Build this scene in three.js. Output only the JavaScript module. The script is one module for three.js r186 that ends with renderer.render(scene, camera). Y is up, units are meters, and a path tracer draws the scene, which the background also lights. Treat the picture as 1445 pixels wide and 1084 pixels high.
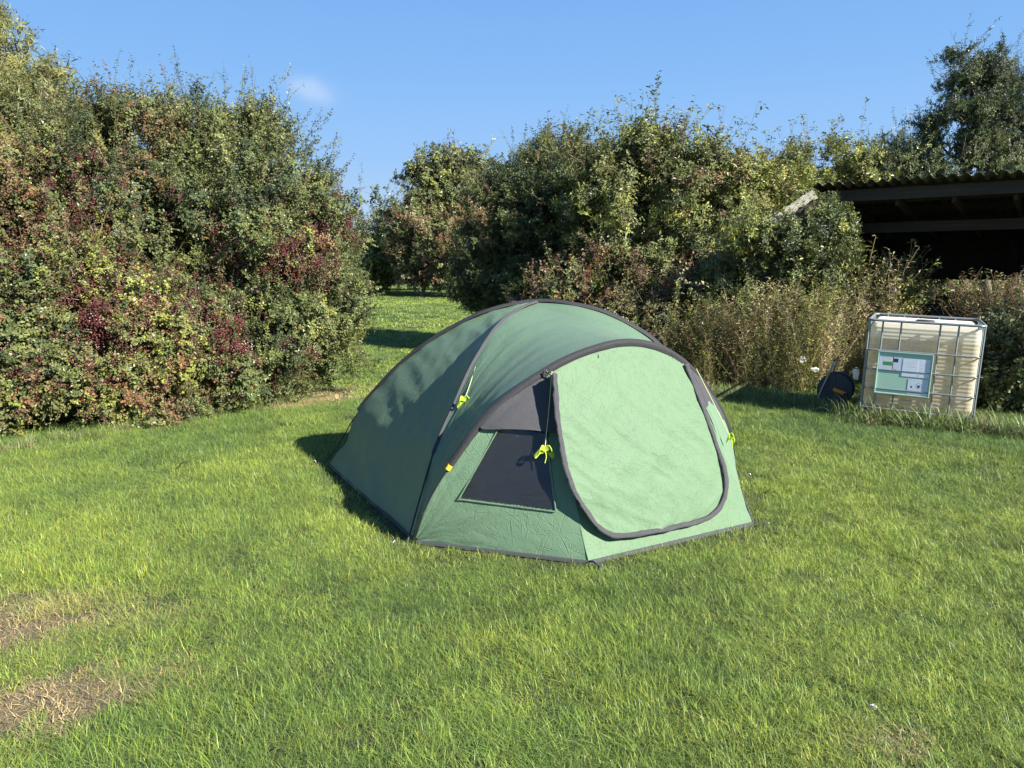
import * as THREE from 'three';
import { mergeGeometries, mergeVertices, toCreasedNormals } from 'three/addons/utils/BufferGeometryUtils.js';
import { ImprovedNoise } from 'three/addons/math/ImprovedNoise.js';
import { RoundedBoxGeometry } from 'three/addons/geometries/RoundedBoxGeometry.js';

// ------------------------------------------------------------------ camera, sky, sun, exposure
const scene = new THREE.Scene();
const F = 1043, PITCH = -Math.atan(162 / F), EYE = 1.6;
const camera = new THREE.PerspectiveCamera(2 * Math.atan(542 / F) * 180 / Math.PI, 4 / 3, 0.05, 600);
camera.position.set(0, EYE, 0);
camera.rotation.set(PITCH, 0, 0);

const SUN_EL = 34 * Math.PI / 180, SUN_AZ = 28 * Math.PI / 180;      // to the right, a little behind the camera
const sunDir = new THREE.Vector3(Math.cos(SUN_EL) * Math.cos(SUN_AZ), Math.sin(SUN_EL), Math.cos(SUN_EL) * Math.sin(SUN_AZ));
const sun = new THREE.DirectionalLight(new THREE.Color(1, 0.955, 0.87), 5);
sun.position.copy(sunDir).multiplyScalar(60); sun.target.position.set(0, 0, -9);
sun.castShadow = true; sun.shadow.radius = 1; sun.shadow.mapSize.set(4096, 4096);
Object.assign(sun.shadow.camera, { left: -30, right: 30, top: 30, bottom: -30, near: 1, far: 140 });
scene.add(sun, sun.target);

const noise = new ImprovedNoise();
const N3 = (x, y, z) => noise.noise(x + 31.7, y + 12.3, z + 77.1);
{ // clear blue sky, paler towards the horizon, one small cloud
  const w = 1024, h = 512, d = new Float32Array(w * h * 4);
  const stops = [[-90, .20, .22, .16], [-2, .42, .49, .55], [0, .44, .54, .65], [3, .38, .52, .69], [8, .258, .447, .73], [14, .190, .385, .71], [20, .150, .330, .665], [35, .095, .215, .52], [90, .05, .135, .38]];
  const cl = new THREE.Vector3((440 - 722.5) / F, -(127 - 542) / F, -1).applyEuler(new THREE.Euler(PITCH, 0, 0)).normalize();
  const cu = Math.atan2(cl.z, cl.x), cv = Math.asin(cl.y);
  for (let j = 0; j < h; j++) {
    const el = ((j + .5) / h - .5) * 180;
    let k = 0; while (k < stops.length - 2 && el > stops[k + 1][0]) k++;
    const a = stops[k], b = stops[k + 1]; let f = Math.min(1, Math.max(0, (el - a[0]) / (b[0] - a[0])));
    for (let i = 0; i < w; i++) {
      const o = (j * w + i) * 4, az = ((i + .5) / w - .5) * 2 * Math.PI;
      let c = [1, 2, 3].map(q => a[q] + (b[q] - a[q]) * f);
      const dx = (az - cu) / .021, dy = (el * Math.PI / 180 - cv) / .011;
      if (Math.abs(dx) < 3 && Math.abs(dy) < 3) {
        const n = .5 + .9 * N3(dx * .9, dy * .9 + dx * .35, 3);
        const m = Math.max(0, Math.exp(-(dx * dx + (dy + .35 * dx) * (dy + .35 * dx)) * 1.1) * (.45 + .5 * n));
        c = c.map((v, q) => v + ([.62, .68, .78][q] - v) * Math.min(.34, m * (.6 + .8 * Math.max(0, N3(dx * 2.6, dy * 2.6, 14) + .35))));
      }
      if (el > -1 && el < 9) { // thin high haze low over the horizon
        const n = Math.max(0, N3(az * 3, el * .55, 9) + .1) * Math.exp(-Math.pow((el - 2.5) / 2.5, 2)) * .35;
        c = c.map((v, q) => v + ([.55, .62, .72][q] - v) * n);
      }
      d[o] = c[0] * .51; d[o + 1] = c[1] * .51; d[o + 2] = c[2] * .51; d[o + 3] = 1;
    }
  }
  const t = new THREE.DataTexture(d, w, h, THREE.RGBAFormat, THREE.FloatType);
  t.mapping = THREE.EquirectangularReflectionMapping; t.magFilter = THREE.LinearFilter; t.minFilter = THREE.LinearFilter; t.needsUpdate = true;
  scene.background = t; scene.environment = t;
}
const renderer = new THREE.WebGLRenderer({ antialias: true });
renderer.toneMapping = THREE.LinearToneMapping;
renderer.toneMappingExposure = 2.6;
renderer.shadowMap.enabled = true;
renderer.setSize(1024, 768);

// ------------------------------------------------------------------ helpers
const V = (x, y, z) => new THREE.Vector3(x, y, z);
const ROT = new THREE.Euler(PITCH, 0, 0);
const ray = (px, py) => V((px - 722.5) / F, -(py - 542) / F, -1).applyEuler(ROT);
const at = (px, py, depth) => { const r = ray(px, py); return r.multiplyScalar(-depth / r.z).add(V(0, EYE, 0)); };   // the point that many metres away along -z
const onGround = (px, py, y = 0) => { const r = ray(px, py); return r.multiplyScalar((y - EYE) / r.y).add(V(0, EYE, 0)); };
const onPlane = (px, py, P, Nn) => { const r = ray(px, py), o = V(0, EYE, 0); return r.clone().multiplyScalar(P.clone().sub(o).dot(Nn) / r.dot(Nn)).add(o); };
const toPix = p => { const q = p.clone().sub(V(0, EYE, 0)).applyEuler(new THREE.Euler(-PITCH, 0, 0)); return [722.5 + F * q.x / -q.z, 542 - F * q.y / -q.z]; };
function rng(seed) { let s = seed >>> 0; return () => { s = (s + 0x6D2B79F5) >>> 0; let t = s; t = Math.imul(t ^ (t >>> 15), t | 1); t ^= t + Math.imul(t ^ (t >>> 7), t | 61); return ((t ^ (t >>> 14)) >>> 0) / 4294967296; }; }
const clamp = (x, a = 0, b = 1) => Math.min(b, Math.max(a, x));
const smooth = (a, b, x) => { const t = clamp((x - a) / (b - a)); return t * t * (3 - 2 * t); };
const lerp = (a, b, t) => a + (b - a) * t;
const taken = {};
function numbered(n) { const k = taken[n] = (taken[n] ?? -1) + 1; return k ? `${n}_${String(k).padStart(3, '0')}` : n; }
function tag(o, label, category, group, kind) { Object.assign(o.userData, { label, category }); if (group) o.userData.group = group; if (kind) o.userData.kind = kind; return o; }
function thing(name, label, category, pos = [0, 0, 0], turn = 0, group) {
  const g = new THREE.Group(); g.name = numbered(name); g.position.set(...pos); g.rotation.y = turn; scene.add(g); return tag(g, label, category, group);
}
function part(name, geo, mat, parent) { const m = new THREE.Mesh(geo, mat); m.name = name; m.castShadow = m.receiveShadow = true; parent.add(m); return m; }
function inst(name, geo, mat, list, parent) { // list of {m: Matrix4, c: Color}; masses nobody could count
  const im = new THREE.InstancedMesh(geo, mat, list.length); im.name = name; im.castShadow = im.receiveShadow = true;
  list.forEach((q, i) => { im.setMatrixAt(i, q.m); if (q.c) im.setColorAt(i, q.c); });
  im.userData.kind = 'stuff'; parent.add(im); return im;
}
const box = (w, h, d, x = 0, y = 0, z = 0) => new THREE.BoxGeometry(w, h, d).translate(x, y, z);
function merged(list) { return mergeGeometries(list.map(g => { const q = g.index ? g.toNonIndexed() : g; for (const k of Object.keys(q.attributes)) if (!['position', 'normal', 'uv'].includes(k)) q.deleteAttribute(k); return q; })); }
const rgb = (r, g, b) => new THREE.Color().setRGB(r, g, b);
const std = (c, roughness = .8, more = {}) => new THREE.MeshStandardMaterial({ color: rgb(...c), roughness, side: THREE.DoubleSide, ...more });
function canvasTex(w, h, draw, srgb = true) {
  const c = document.createElement('canvas'); c.width = w; c.height = h; draw(c.getContext('2d'), w, h);
  const t = new THREE.CanvasTexture(c); if (srgb) t.colorSpace = THREE.SRGBColorSpace; t.wrapS = t.wrapT = THREE.RepeatWrapping; t.magFilter = THREE.LinearFilter; return t;
}
function dataTex(w, h, fn, srgb = true) { // fn(u, v) -> [r, g, b] in 0..1 (display values when srgb)
  const d = new Uint8Array(w * h * 4);
  for (let j = 0; j < h; j++) for (let i = 0; i < w; i++) { const c = fn(i / w, j / h), o = (j * w + i) * 4; for (let k = 0; k < 3; k++) d[o + k] = clamp(c[k]) * 255; d[o + 3] = 255; }
  const t = new THREE.DataTexture(d, w, h); if (srgb) t.colorSpace = THREE.SRGBColorSpace; t.wrapS = t.wrapT = THREE.RepeatWrapping; t.magFilter = THREE.LinearFilter; t.minFilter = THREE.LinearMipmapLinearFilter; t.generateMipmaps = true; t.needsUpdate = true; return t;
}
function tile(fx, fy, z, u, v) { // noise that repeats over the unit square
  const a = u * 2 * Math.PI, b = v * 2 * Math.PI;
  return .5 * (N3(Math.cos(a) * fx * .35, Math.sin(a) * fx * .35 + z, Math.cos(b) * fy * .35) + N3(Math.sin(b) * fy * .35 + z, Math.cos(a) * fx * .35 + 5, Math.sin(a) * fx * .35 + Math.cos(b) * fy * .35));
}
function sweep(curve, t0, t1, n, profile, outFn) { // profile: [side, out] pairs carried along a curve; uv in metres
  const pos = [], uv = [], idx = [], m = profile.length, len = curve.getLength() * Math.abs(t1 - t0);
  for (let i = 0; i <= n; i++) {
    const t = t0 + (t1 - t0) * i / n, p = curve.getPointAt(clamp(t)), T = curve.getTangentAt(clamp(t)), o = outFn(p, t).clone(); o.addScaledVector(T, -o.dot(T)).normalize();
    const s = V().crossVectors(T, o);
    profile.forEach(([a, b], k) => { const q = typeof a === 'function' ? a(t) : a; pos.push(p.x + s.x * q + o.x * b, p.y + s.y * q + o.y * b, p.z + s.z * q + o.z * b); uv.push(i / n * len, k / m * .1); });
    if (i) for (let k = 0; k < m - 1; k++) { const a = (i - 1) * m + k, b = i * m + k; idx.push(a, b, a + 1, a + 1, b, b + 1); }
  }
  const g = new THREE.BufferGeometry(); g.setAttribute('position', new THREE.Float32BufferAttribute(pos, 3)); g.setAttribute('uv', new THREE.Float32BufferAttribute(uv, 2)); g.setIndex(idx); g.computeVertexNormals(); return g;
}
const tube = (pts, r, n = 24, sides = 6, closed = false) => new THREE.TubeGeometry(new THREE.CatmullRomCurve3(pts, closed), n, r, sides, closed);
function grid(nu, nv, fn, drop) { // fn(a, b) -> Vector3, a and b in 0..1
  const pos = [], uv = [], idx = [];
  let du = fn(0, .5).distanceTo(fn(.5, .5)) + fn(.5, .5).distanceTo(fn(1, .5)), dv = fn(.5, 0).distanceTo(fn(.5, .5)) + fn(.5, .5).distanceTo(fn(.5, 1));
  for (let j = 0; j <= nv; j++) for (let i = 0; i <= nu; i++) { const p = fn(i / nu, j / nv); pos.push(p.x, p.y, p.z); uv.push(i / nu * du, j / nv * dv); }
  for (let j = 0; j < nv; j++) for (let i = 0; i < nu; i++) { if (drop && drop(fn((i + .5) / nu, (j + .5) / nv))) continue; const a = j * (nu + 1) + i, b = a + nu + 1; idx.push(a, a + 1, b, a + 1, b + 1, b); }
  const g = new THREE.BufferGeometry(); g.setAttribute('position', new THREE.Float32BufferAttribute(pos, 3)); g.setAttribute('uv', new THREE.Float32BufferAttribute(uv, 2)); g.setIndex(idx); g.computeVertexNormals(); return g;
}
function rumple(g, fn) { // push a cloth along its normals
  const p = g.attributes.position, n = g.attributes.normal, uv = g.attributes.uv;
  for (let i = 0; i < p.count; i++) { const d = fn(uv.getX(i), uv.getY(i), p.getX(i), p.getY(i), p.getZ(i)); p.setXYZ(i, p.getX(i) + n.getX(i) * d, p.getY(i) + n.getY(i) * d, p.getZ(i) + n.getZ(i) * d); }
  g.computeVertexNormals(); return g;
}
// ------------------------------------------------------------------ ground and lawn
const DRY = [[onGround(15, 890), .34, .22, 1.6], [onGround(35, 1000), .26, .13, 1.9], [onGround(95, 983), .26, .12, 1.9], [onGround(155, 960), .20, .08, 1.6], [onGround(0, 1025), .24, .12, 1.6], [onGround(60, 850), .5, .16, .55], [onGround(1268, 1052), .17, .10, .8], [onGround(440, 558), .6, .5, 1.3], [onGround(390, 572), .4, .25, 1.2], [onGround(150, 870), .5, .25, .45], [onGround(1040, 535), .8, .35, .8]];
function dryness(x, z) {
  let d = 0;
  for (const [c, rx, rz, k] of DRY) { const ex = (x - c.x) / rx, ez = (z - c.z) / rz; d = Math.max(d, k * Math.exp(-(ex * ex + ez * ez) * .9)); }
  const n = N3(x * 3.1, z * 3.1, 4) * .35 + N3(x * 9, z * 9, 8) * .25;
  return clamp(d * (1 + n * 1.2) + Math.max(0, N3(x * .9, z * .9, 21) - .25) * .6 + (d > .15 ? n * .3 : 0), 0, 1.2);
}
const groundY = (x, z) => .014 * N3(x * .9, z * .9, 2) + .006 * N3(x * 3, z * 3, 5);
{
  const line = (near, step, far) => { const a = []; for (let v = 0; v < near; v += step) a.push(v); let v = near, s = step; while (v < far) { a.push(v); s *= 1.12; v += s; } a.push(far); return a; };
  const right = line(9, .14, 300), xs = [...right.slice(1).map(v => -v).reverse(), ...right], zs = [...line(3, .3, 40).slice(1).map(v => v).reverse(), ...line(18, .14, 560).map(v => -v)];
  const pos = [], uv = [], col = [], idx = [];
  for (const z of zs) for (const x of xs) {
    pos.push(x, groundY(x, z), z); uv.push(x / 1.6, z / 1.6);
    const d = smooth(.22, .7, dryness(x, z)), n = .5 + .5 * N3(x * .5, z * .5, 1);
    const g = [lerp(.06, .08, n), lerp(.075, .10, n), .022], s = [.27, .215, .125];
    col.push(lerp(g[0], s[0], d), lerp(g[1], s[1], d), lerp(g[2], s[2], d));
  }
  const w = xs.length;
  for (let j = 0; j < zs.length - 1; j++) for (let i = 0; i < w - 1; i++) { const a = j * w + i; idx.push(a, a + 1, a + w, a + 1, a + w + 1, a + w); }
  const g = new THREE.BufferGeometry(); g.setAttribute('position', new THREE.Float32BufferAttribute(pos, 3)); g.setAttribute('uv', new THREE.Float32BufferAttribute(uv, 2)); g.setAttribute('color', new THREE.Float32BufferAttribute(col, 3)); g.setIndex(idx); g.computeVertexNormals();
  const thatch = canvasTex(1024, 1024, (c, W, H) => {
    const r = rng(5); c.fillStyle = '#b9b9b0'; c.fillRect(0, 0, W, H); c.lineCap = 'round';
    for (let i = 0; i < 9000; i++) {
      const x = r() * W, y = r() * H, a = r() * 6.28, l = 10 + r() * 40, q = r(); c.strokeStyle = q < .45 ? `rgba(60,55,40,${.2 + .4 * r()})` : `rgba(255,250,225,${.2 + .5 * r()})`; c.lineWidth = 1 + r() * 2;
      for (const ox of [-W, 0, W]) for (const oy of [-H, 0, H]) if (x + ox > -60 && x + ox < W + 60 && y + oy > -60 && y + oy < H + 60) { c.beginPath(); c.moveTo(x + ox, y + oy); c.lineTo(x + ox + Math.cos(a) * l, y + oy + Math.sin(a) * l); c.stroke(); }
    }
  });
  const m = new THREE.MeshStandardMaterial({ vertexColors: true, map: thatch, bumpMap: thatch, bumpScale: .006, roughness: .95 });
  const o = part('ground', g, m, scene); o.userData = { kind: 'structure', label: 'mown lawn with dry worn patches', category: 'ground' };
}
// one tuft: blades rooted in a small disc, each bent its own way
function tuftGeo(seed, { blades = 46, radius = .06, len = [.035, .085], wide = .0018, lean = .9, seg = 3, dead = .12, soft = false }) {
  const r = rng(seed), pos = [], nor = [], col = [], idx = []; let o = 0;
  let K = null;                                                     // blades of one clump lean the same way
  for (let b = 0; b < blades; b++) {
    if (soft && b % 18 === 0) { const a = r() * 6.283, q = Math.sqrt(r()) * (.5 + .5 * r()) * radius, k = r(); K = { x: Math.cos(a) * q, z: Math.sin(a) * q, d: r() * 6.283, L: .55 + .75 * r() * r() + .2 * r(), ln: .5 + 1.1 * r(), c: k < .09 ? [1.3, 1.12, 1] : k < .4 ? [.72, .82, .8] : k < .7 ? [1.1, 1.08, .9] : [.95, 1, 1] }; }
    const a = r() * 6.283, q = Math.sqrt(r()) * (K ? .042 * radius / .26 : radius), x = Math.cos(a) * q + (K ? K.x : 0), z = Math.sin(a) * q + (K ? K.z : 0), L = lerp(len[0], len[1], Math.pow(r(), 1.2)) * (K ? K.L : 1), w = wide * (.7 + .6 * r());
    const d = K && r() < .8 ? K.d + (r() - .5) * 2.2 : r() * 6.283, ln = lean * (.25 + r()) * (K ? K.ln : 1), tw = d + 1.57 + (r() - .5) * 1.2, sx = Math.cos(tw), sz = Math.sin(tw);
    const k = r(), v = .5 + .95 * r(); let c = k < dead ? (dead > .3 ? [1.1, 1.05, 1] : [1.75, 1.4, 2.0]) : dead > .3 ? [.85, .82, .75] : k < dead + .2 ? [1.4, 1.2, .9] : k < dead + .45 ? [.7, .82, .75] : [1, 1, 1]; if (K) c = c.map((q, i) => q * K.c[i]);
    let px = x, py = -.004, pz = z, th = soft ? .1 + 1.25 * Math.pow(r(), .8) : ln * (.15 + .35 * r());
    for (let s = 0; s <= seg; s++) {
      const f = s / seg, hw = s === seg ? 0 : w * .5 * (1 - f * f * .75), nx = -Math.sin(th) * 0 + Math.cos(d) * Math.cos(th) * -1, ny = Math.sin(th), nz = -Math.sin(d) * Math.cos(th);
      const push = q => { pos.push(px + sx * q, py, pz + sz * q); nor.push(-nx * .6, Math.abs(ny) * .6 + .5, -nz * .6); col.push(c[0] * v, c[1] * v, c[2] * v); };
      if (s === seg) push(0); else { push(-hw); push(hw); }
      px += Math.cos(d) * Math.sin(th) * L / seg; pz += Math.sin(d) * Math.sin(th) * L / seg; py += Math.cos(th) * L / seg; th += ln * (soft ? .10 + .16 * f : .35 + .5 * f);
    }
    for (let s = 0; s < seg - 1; s++) { const i = o + s * 2; idx.push(i, i + 1, i + 2, i + 1, i + 3, i + 2); }
    const i = o + (seg - 1) * 2; idx.push(i, i + 1, i + 2); o += seg * 2 + 1;
  }
  const g = new THREE.BufferGeometry(); g.setAttribute('position', new THREE.Float32BufferAttribute(pos, 3)); g.setAttribute('color', new THREE.Float32BufferAttribute(col, 3)); g.setIndex(idx); g.computeVertexNormals(); return g;
}
const grassMat = new THREE.MeshPhysicalMaterial({ vertexColors: true, roughness: 1, transmission: .15, thickness: 0, side: THREE.DoubleSide, clearcoat: .4, clearcoatRoughness: .36 });
const insideTent = (x, z) => { // footprint, a little inside its hem
  const P = [[-1.50, -5.88], [-.6, -4.2], [.42, -3.93], [1.46, -4.52], [1.68, -5.55], [.79, -7.2]]; let c = false;
  for (let i = 0, j = 5; i < 6; j = i++) if ((P[i][1] > z) !== (P[j][1] > z) && x < (P[j][0] - P[i][0]) * (z - P[i][1]) / (P[j][1] - P[i][1]) + P[i][0]) c = !c;
  return c;
};
const tentGap = (x, z) => { // metres from the tent's hem, negative under the tent
  const P = [[-1.54, -5.91], [-.62, -4.16], [.42, -3.84], [1.52, -4.47], [1.71, -5.55], [.79, -7.3]]; let best = 1e9;
  for (let i = 0; i < 6; i++) { const [ax, az] = P[i], [bx, bz] = P[(i + 1) % 6], t = clamp(((x - ax) * (bx - ax) + (z - az) * (bz - az)) / ((bx - ax) ** 2 + (bz - az) ** 2)); best = Math.min(best, Math.hypot(x - ax - t * (bx - ax), z - az - t * (bz - az))); }
  return insideTent(x, z) ? -best : best;
};
const _m = new THREE.Matrix4(), _q = new THREE.Quaternion(), _e = new THREE.Euler();
const place = (x, y, z, s, turn, sy = s, tx = 0, tz = 0) => new THREE.Matrix4().compose(V(x, y, z), new THREE.Quaternion().setFromEuler(new THREE.Euler(tx, turn, tz, 'YXZ')), V(s, sy, s));
{
  const lawn = new THREE.Group(); lawn.name = 'lawn_grass'; scene.add(lawn);
  tag(lawn, 'short green lawn grass with straw coloured dry patches', 'grass', null, 'stuff');
  const r = rng(77);
  const near = [0, 1, 2, 3, 4, 5].map(i => tuftGeo(100 + i, { blades: 2000, radius: .26, soft: true, len: i < 3 ? [.03, .08] : [.035, .11], lean: i % 2 ? 2.3 : 1.6 }));
  const straw = [0, 1].map(i => tuftGeo(140 + i, { blades: 40, radius: .07, len: [.03, .10], lean: 1.9, wide: .0028, dead: .6 }));
  const mid = [0, 1, 2].map(i => tuftGeo(160 + i, { blades: 700, radius: .42, soft: true, len: [.035, .08], wide: .0055, seg: 2, lean: 1 }));
  const far = [0, 1].map(i => tuftGeo(180 + i, { blades: 700, radius: 1.25, soft: true, len: [.04, .09], wide: .014, seg: 2, lean: 1 }));
  const edge = [0, 1].map(i => tuftGeo(150 + i, { blades: 46, radius: .05, len: [.02, .065], lean: 1.3 }));
  const lists = { near: near.map(() => []), edge: edge.map(() => []), straw: straw.map(() => []), mid: mid.map(() => []), far: far.map(() => []) };
  const color = (x, z) => {
    const n1 = N3(x * .8, z * .8, 3), n2 = N3(x * 2.6, z * 2.6, 7), n3 = N3(x * .22, z * .22, 13), t = clamp(.45 + n1 * .7 + n2 * .55 + n3 * .6);
    const c = [lerp(.092, .228, t), lerp(.165, .302, t), lerp(.021, .036, t)], d = smooth(.22, .8, dryness(x, z)), v = .88 + .24 * r();
    return rgb(lerp(c[0], .40, d) * v, lerp(c[1], .31, d) * v, lerp(c[2], .15, d) * v);
  };
  const sow = (d0, d1, per, kind, size) => {
    const g = Math.sqrt(1 / per); // one in each cell of a square grid, shifted at random
    for (let d = d0; d < d1; d += g) for (let gx = -Math.ceil((.75 * d + 1.2) / g); gx * g < .75 * d + 1.2; gx++) {
      const x = (gx + .8 * (r() - .5)) * g, z = -d - (.1 + .8 * r()) * g;
      const td = tentGap(x, z); if (kind === 'near' ? td < .2 : kind === 'edge' ? td < .015 || td > .36 : td < .05) continue;
      const dr = dryness(x, z), soft = .5 + .5 * N3(x * 1.3, z * 1.3, 40) + .35 * N3(x * 4, z * 4, 41);
      if (kind === 'straw' ? dr < .3 + .3 * r() : kind === 'near' && dr > .42 + .3 * r()) continue;
      const L = lists[kind], s = size * (.8 + .4 * r()), sy = s * (.42 + .62 * soft) * (1 - .35 * smooth(.3, .9, dr));
      // blades lie over in a common direction that wanders across the lawn
      const w = N3(x * .7, z * .7, 51) * 6, tilt = kind === 'straw' ? .2 : .05 + .05 * Math.max(0, N3(x * 1.7, z * 1.7, 60));
      L[Math.floor(r() * L.length)].push({ m: place(x, groundY(x, z), z, s, r() * 6.283, sy, Math.cos(w) * tilt * (.4 + .8 * r()), Math.sin(w) * tilt * (.4 + .8 * r())), c: color(x, z) });
    }
  };
  sow(1.7, 5.2, 25, 'near', .95); sow(5.2, 9.2, 19, 'near', 1.1); sow(3.5, 7.8, 280, 'edge', 1); sow(1.7, 9, 170, 'straw', 1); sow(9, 20, 10, 'mid', 1.1); sow(20, 70, 1.4, 'far', 1.2);
  const nm = { edge: 'grass_tufts', near: 'grass_tufts', straw: 'dry_grass_tufts', mid: 'grass_tufts', far: 'grass_tufts' };
  for (const [k, geos] of Object.entries({ near, edge, straw, mid, far })) geos.forEach((g, i) => lists[k][i].length && inst(nm[k], g, grassMat, lists[k][i], lawn));
}

// ------------------------------------------------------------------ open-fronted barn
{
  const e = V(.8, 0, .6), bk = V(.6, 0, -.8);                      // along the front, and into the barn
  const A = at(1176, 290, 11.55); A.y = 0;
  const b = thing('barn', 'dark open-fronted timber barn with a corrugated roof', 'barn', [A.x, 0, A.z], Math.atan2(-.6, .8));
  // in the barn's own axes: x along the front, -z into the barn
  const woodTex = dataTex(256, 256, (u, v) => { const n = .55 + .35 * tile(3, 40, 2, u, v) + .3 * tile(2, 90, 6, u, v); return [n, n * .96, n * .9]; });
  const timber = new THREE.MeshStandardMaterial({ color: rgb(.17, .155, .13), map: woodTex, bumpMap: woodTex, bumpScale: .004, roughness: .9 });
  const cement = dataTex(256, 256, (u, v) => { const n = .62 + .3 * tile(6, 6, 3, u, v) + .2 * tile(25, 25, 8, u, v), m = clamp(tile(10, 10, 12, u, v) * 2); return [n * (1 - .2 * m), n * (1 - .05 * m), n * (1 - .35 * m)]; });
  const roofMat = new THREE.MeshStandardMaterial({ color: rgb(.24, .24, .19), map: cement, roughness: .95, side: THREE.DoubleSide });
  const front = 2.80, back = 2.42, depth = 4.6, W = 4.1, pitch = .146, amp = .026;
  for (let i = 0; i < 4; i++) { // each sheet, seven corrugations wide, lapping the next
    const x0 = -.22 + i * 1.03, w = 1.06, n = 58, pos = [], idx = [], uv = []; let o = 0;
    for (const [dy, s] of [[.004, 1], [-.004, -1]]) { for (let k = 0; k <= n; k++) for (let j = 0; j <= 1; j++) { const x = x0 + w * k / n, z = .34 - j * (depth + .5), f = (.34 - z) / (depth + .5); pos.push(x, lerp(front + .05, back, f) + .02 * (i % 2) * .4 + amp * Math.cos(x / pitch * 6.283) + dy, z); uv.push(x, z); } for (let k = 0; k < n; k++) { const a = o + k * 2; s > 0 ? idx.push(a, a + 2, a + 1, a + 1, a + 2, a + 3) : idx.push(a, a + 1, a + 2, a + 1, a + 3, a + 2); } o += (n + 1) * 2; }
    for (let k = 0; k < n; k++) { const a = k * 2, c = (n + 1) * 2 + k * 2; idx.push(a, c, a + 2, a + 2, c, c + 2); }
    const g = new THREE.BufferGeometry(); g.setAttribute('position', new THREE.Float32BufferAttribute(pos, 3)); g.setAttribute('uv', new THREE.Float32BufferAttribute(uv, 2)); g.setIndex(idx); g.computeVertexNormals();
    part('roof_sheet', g, roofMat, b);
  }
  part('fascia', new RoundedBoxGeometry(W, .17, .05, 1, .006).translate(W / 2 - .1, front - .115, .06), timber, b);
  part('tie_beam', new RoundedBoxGeometry(W, .16, .08, 1, .006).translate(W / 2 - .1, front - .55, -.9), timber, b);
  for (let k = 0; k < 4; k++) part('purlin', box(W, .12, .06, W / 2 - .1, lerp(front, back, (k + .5) / 4) - .09, -.5 - k * 1.15), timber, b);
  for (let k = 0; k < 6; k++) part('rafter', box(.05, .10, depth, 0, 0, 0).rotateX(-Math.atan2(front - back, depth)).translate(.15 + k * .72, (front + back) / 2 - .17 - .05, -depth / 2 - .02), timber, b);
  for (const [x, z] of [[.0, 0], [3.9, 0], [.0, -depth], [2.1, -depth], [3.9, -depth]]) part('post', box(.14, lerp(front, back, -z / depth) - .2, .14, x, (lerp(front, back, -z / depth) - .2) / 2 - .02, z), timber, b);
  for (let k = 0; k < 7; k++) part('back_board', box(W + .1, .203, .025, W / 2 - .1, 1.5 + k * .2, -depth - .09 - (k % 2) * .012), timber, b);
  for (let k = 0; k < 4; k++) part('back_board', box(W + .1, .203, .025, W / 2 - .1, .1 + k * .2, -depth - .09 - (k % 2) * .012), timber, b);
  for (let k = 0; k < 13; k++) part('side_board', box(.025, .203, depth, -.1 - (k % 2) * .012, .1 + k * .2, -depth / 2), timber, b);
  for (let k = 0; k < 13; k++) part('side_board', box(.025, .203, depth, W - .1 + (k % 2) * .012, .1 + k * .2, -depth / 2), timber, b);
  const rail = part('stall_rail', box(W - .4, .1, .05, W / 2, .95, -2.6), timber, b); for (const x of [1.2, 2.7, 3.6]) part('stall_post', box(.1, 1.15, .1, x, .57, -2.6), timber, b);
  // white lichened bargeboard running down from the corner, over a lean-to wall
  const P = at(1150, 274, 10.75), Q = at(1055, 334, 10.85), L = P.distanceTo(Q), lich = dataTex(256, 64, (u, v) => { const n = .74 + .3 * tile(9, 4, 2, u, v), m = 1 - .55 * smooth(.12, .3, tile(16, 6, 7, u, v) + .4 * tile(40, 16, 3, u, v)); return [n * m, n * m * .99, n * m * .9]; });
  const bg = new THREE.BoxGeometry(L, .125, .04, 24, 4, 1), bp = bg.attributes.position, r = rng(3); for (let i = 0; i < bp.count; i++) bp.setXYZ(i, bp.getX(i), bp.getY(i) + .03 * N3(bp.getX(i) * 11, bp.getY(i) > 0 ? 1 : 5, 0), bp.getZ(i) + .006 * N3(bp.getX(i) * 14, bp.getY(i) * 14, 3)); bg.computeVertexNormals();
  const bb = part('bargeboard', bg, new THREE.MeshStandardMaterial({ color: rgb(.68, .67, .60), map: lich, roughness: .9 }), b); bb.userData.label = 'white lichened sloping bargeboard';
  b.updateMatrixWorld(); const mid = P.clone().lerp(Q, .5), ax = P.clone().sub(Q).normalize(), fr = V(.12, .34, .93).addScaledVector(ax, -V(.12, .34, .93).dot(ax)).normalize(), upv = V().crossVectors(fr, ax);
  const M = new THREE.Matrix4().makeBasis(ax, upv, fr).setPosition(mid); M.premultiply(b.matrixWorld.clone().invert()); M.decompose(bb.position, bb.quaternion, bb.scale);
  // boarded lean-to end below it
  { const inv = b.matrixWorld.clone().invert(); for (let k = 0; k < 8; k++) { const f0 = k / 8, f1 = (k + .97) / 8, a0 = Q.clone().lerp(P, f0), a1 = Q.clone().lerp(P, f1), h0 = a0.y - .06, h1 = a1.y - .06; const s = new THREE.Shape(); const w = Math.hypot(a1.x - a0.x, a1.z - a0.z); s.moveTo(0, -.02); s.lineTo(w, -.02); s.lineTo(w, h1); s.lineTo(0, h0); const g = new THREE.ExtrudeGeometry(s, { depth: .02, bevelEnabled: false }), m = part('lean_to_board', g, timber, b); const d = V(a1.x - a0.x, 0, a1.z - a0.z).normalize(), MM = new THREE.Matrix4().makeBasis(d, V(0, 1, 0), V().crossVectors(d, V(0, 1, 0))).setPosition(a0.x, 0, a0.z - .05).premultiply(inv); MM.decompose(m.position, m.quaternion, m.scale); } }
}

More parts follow.
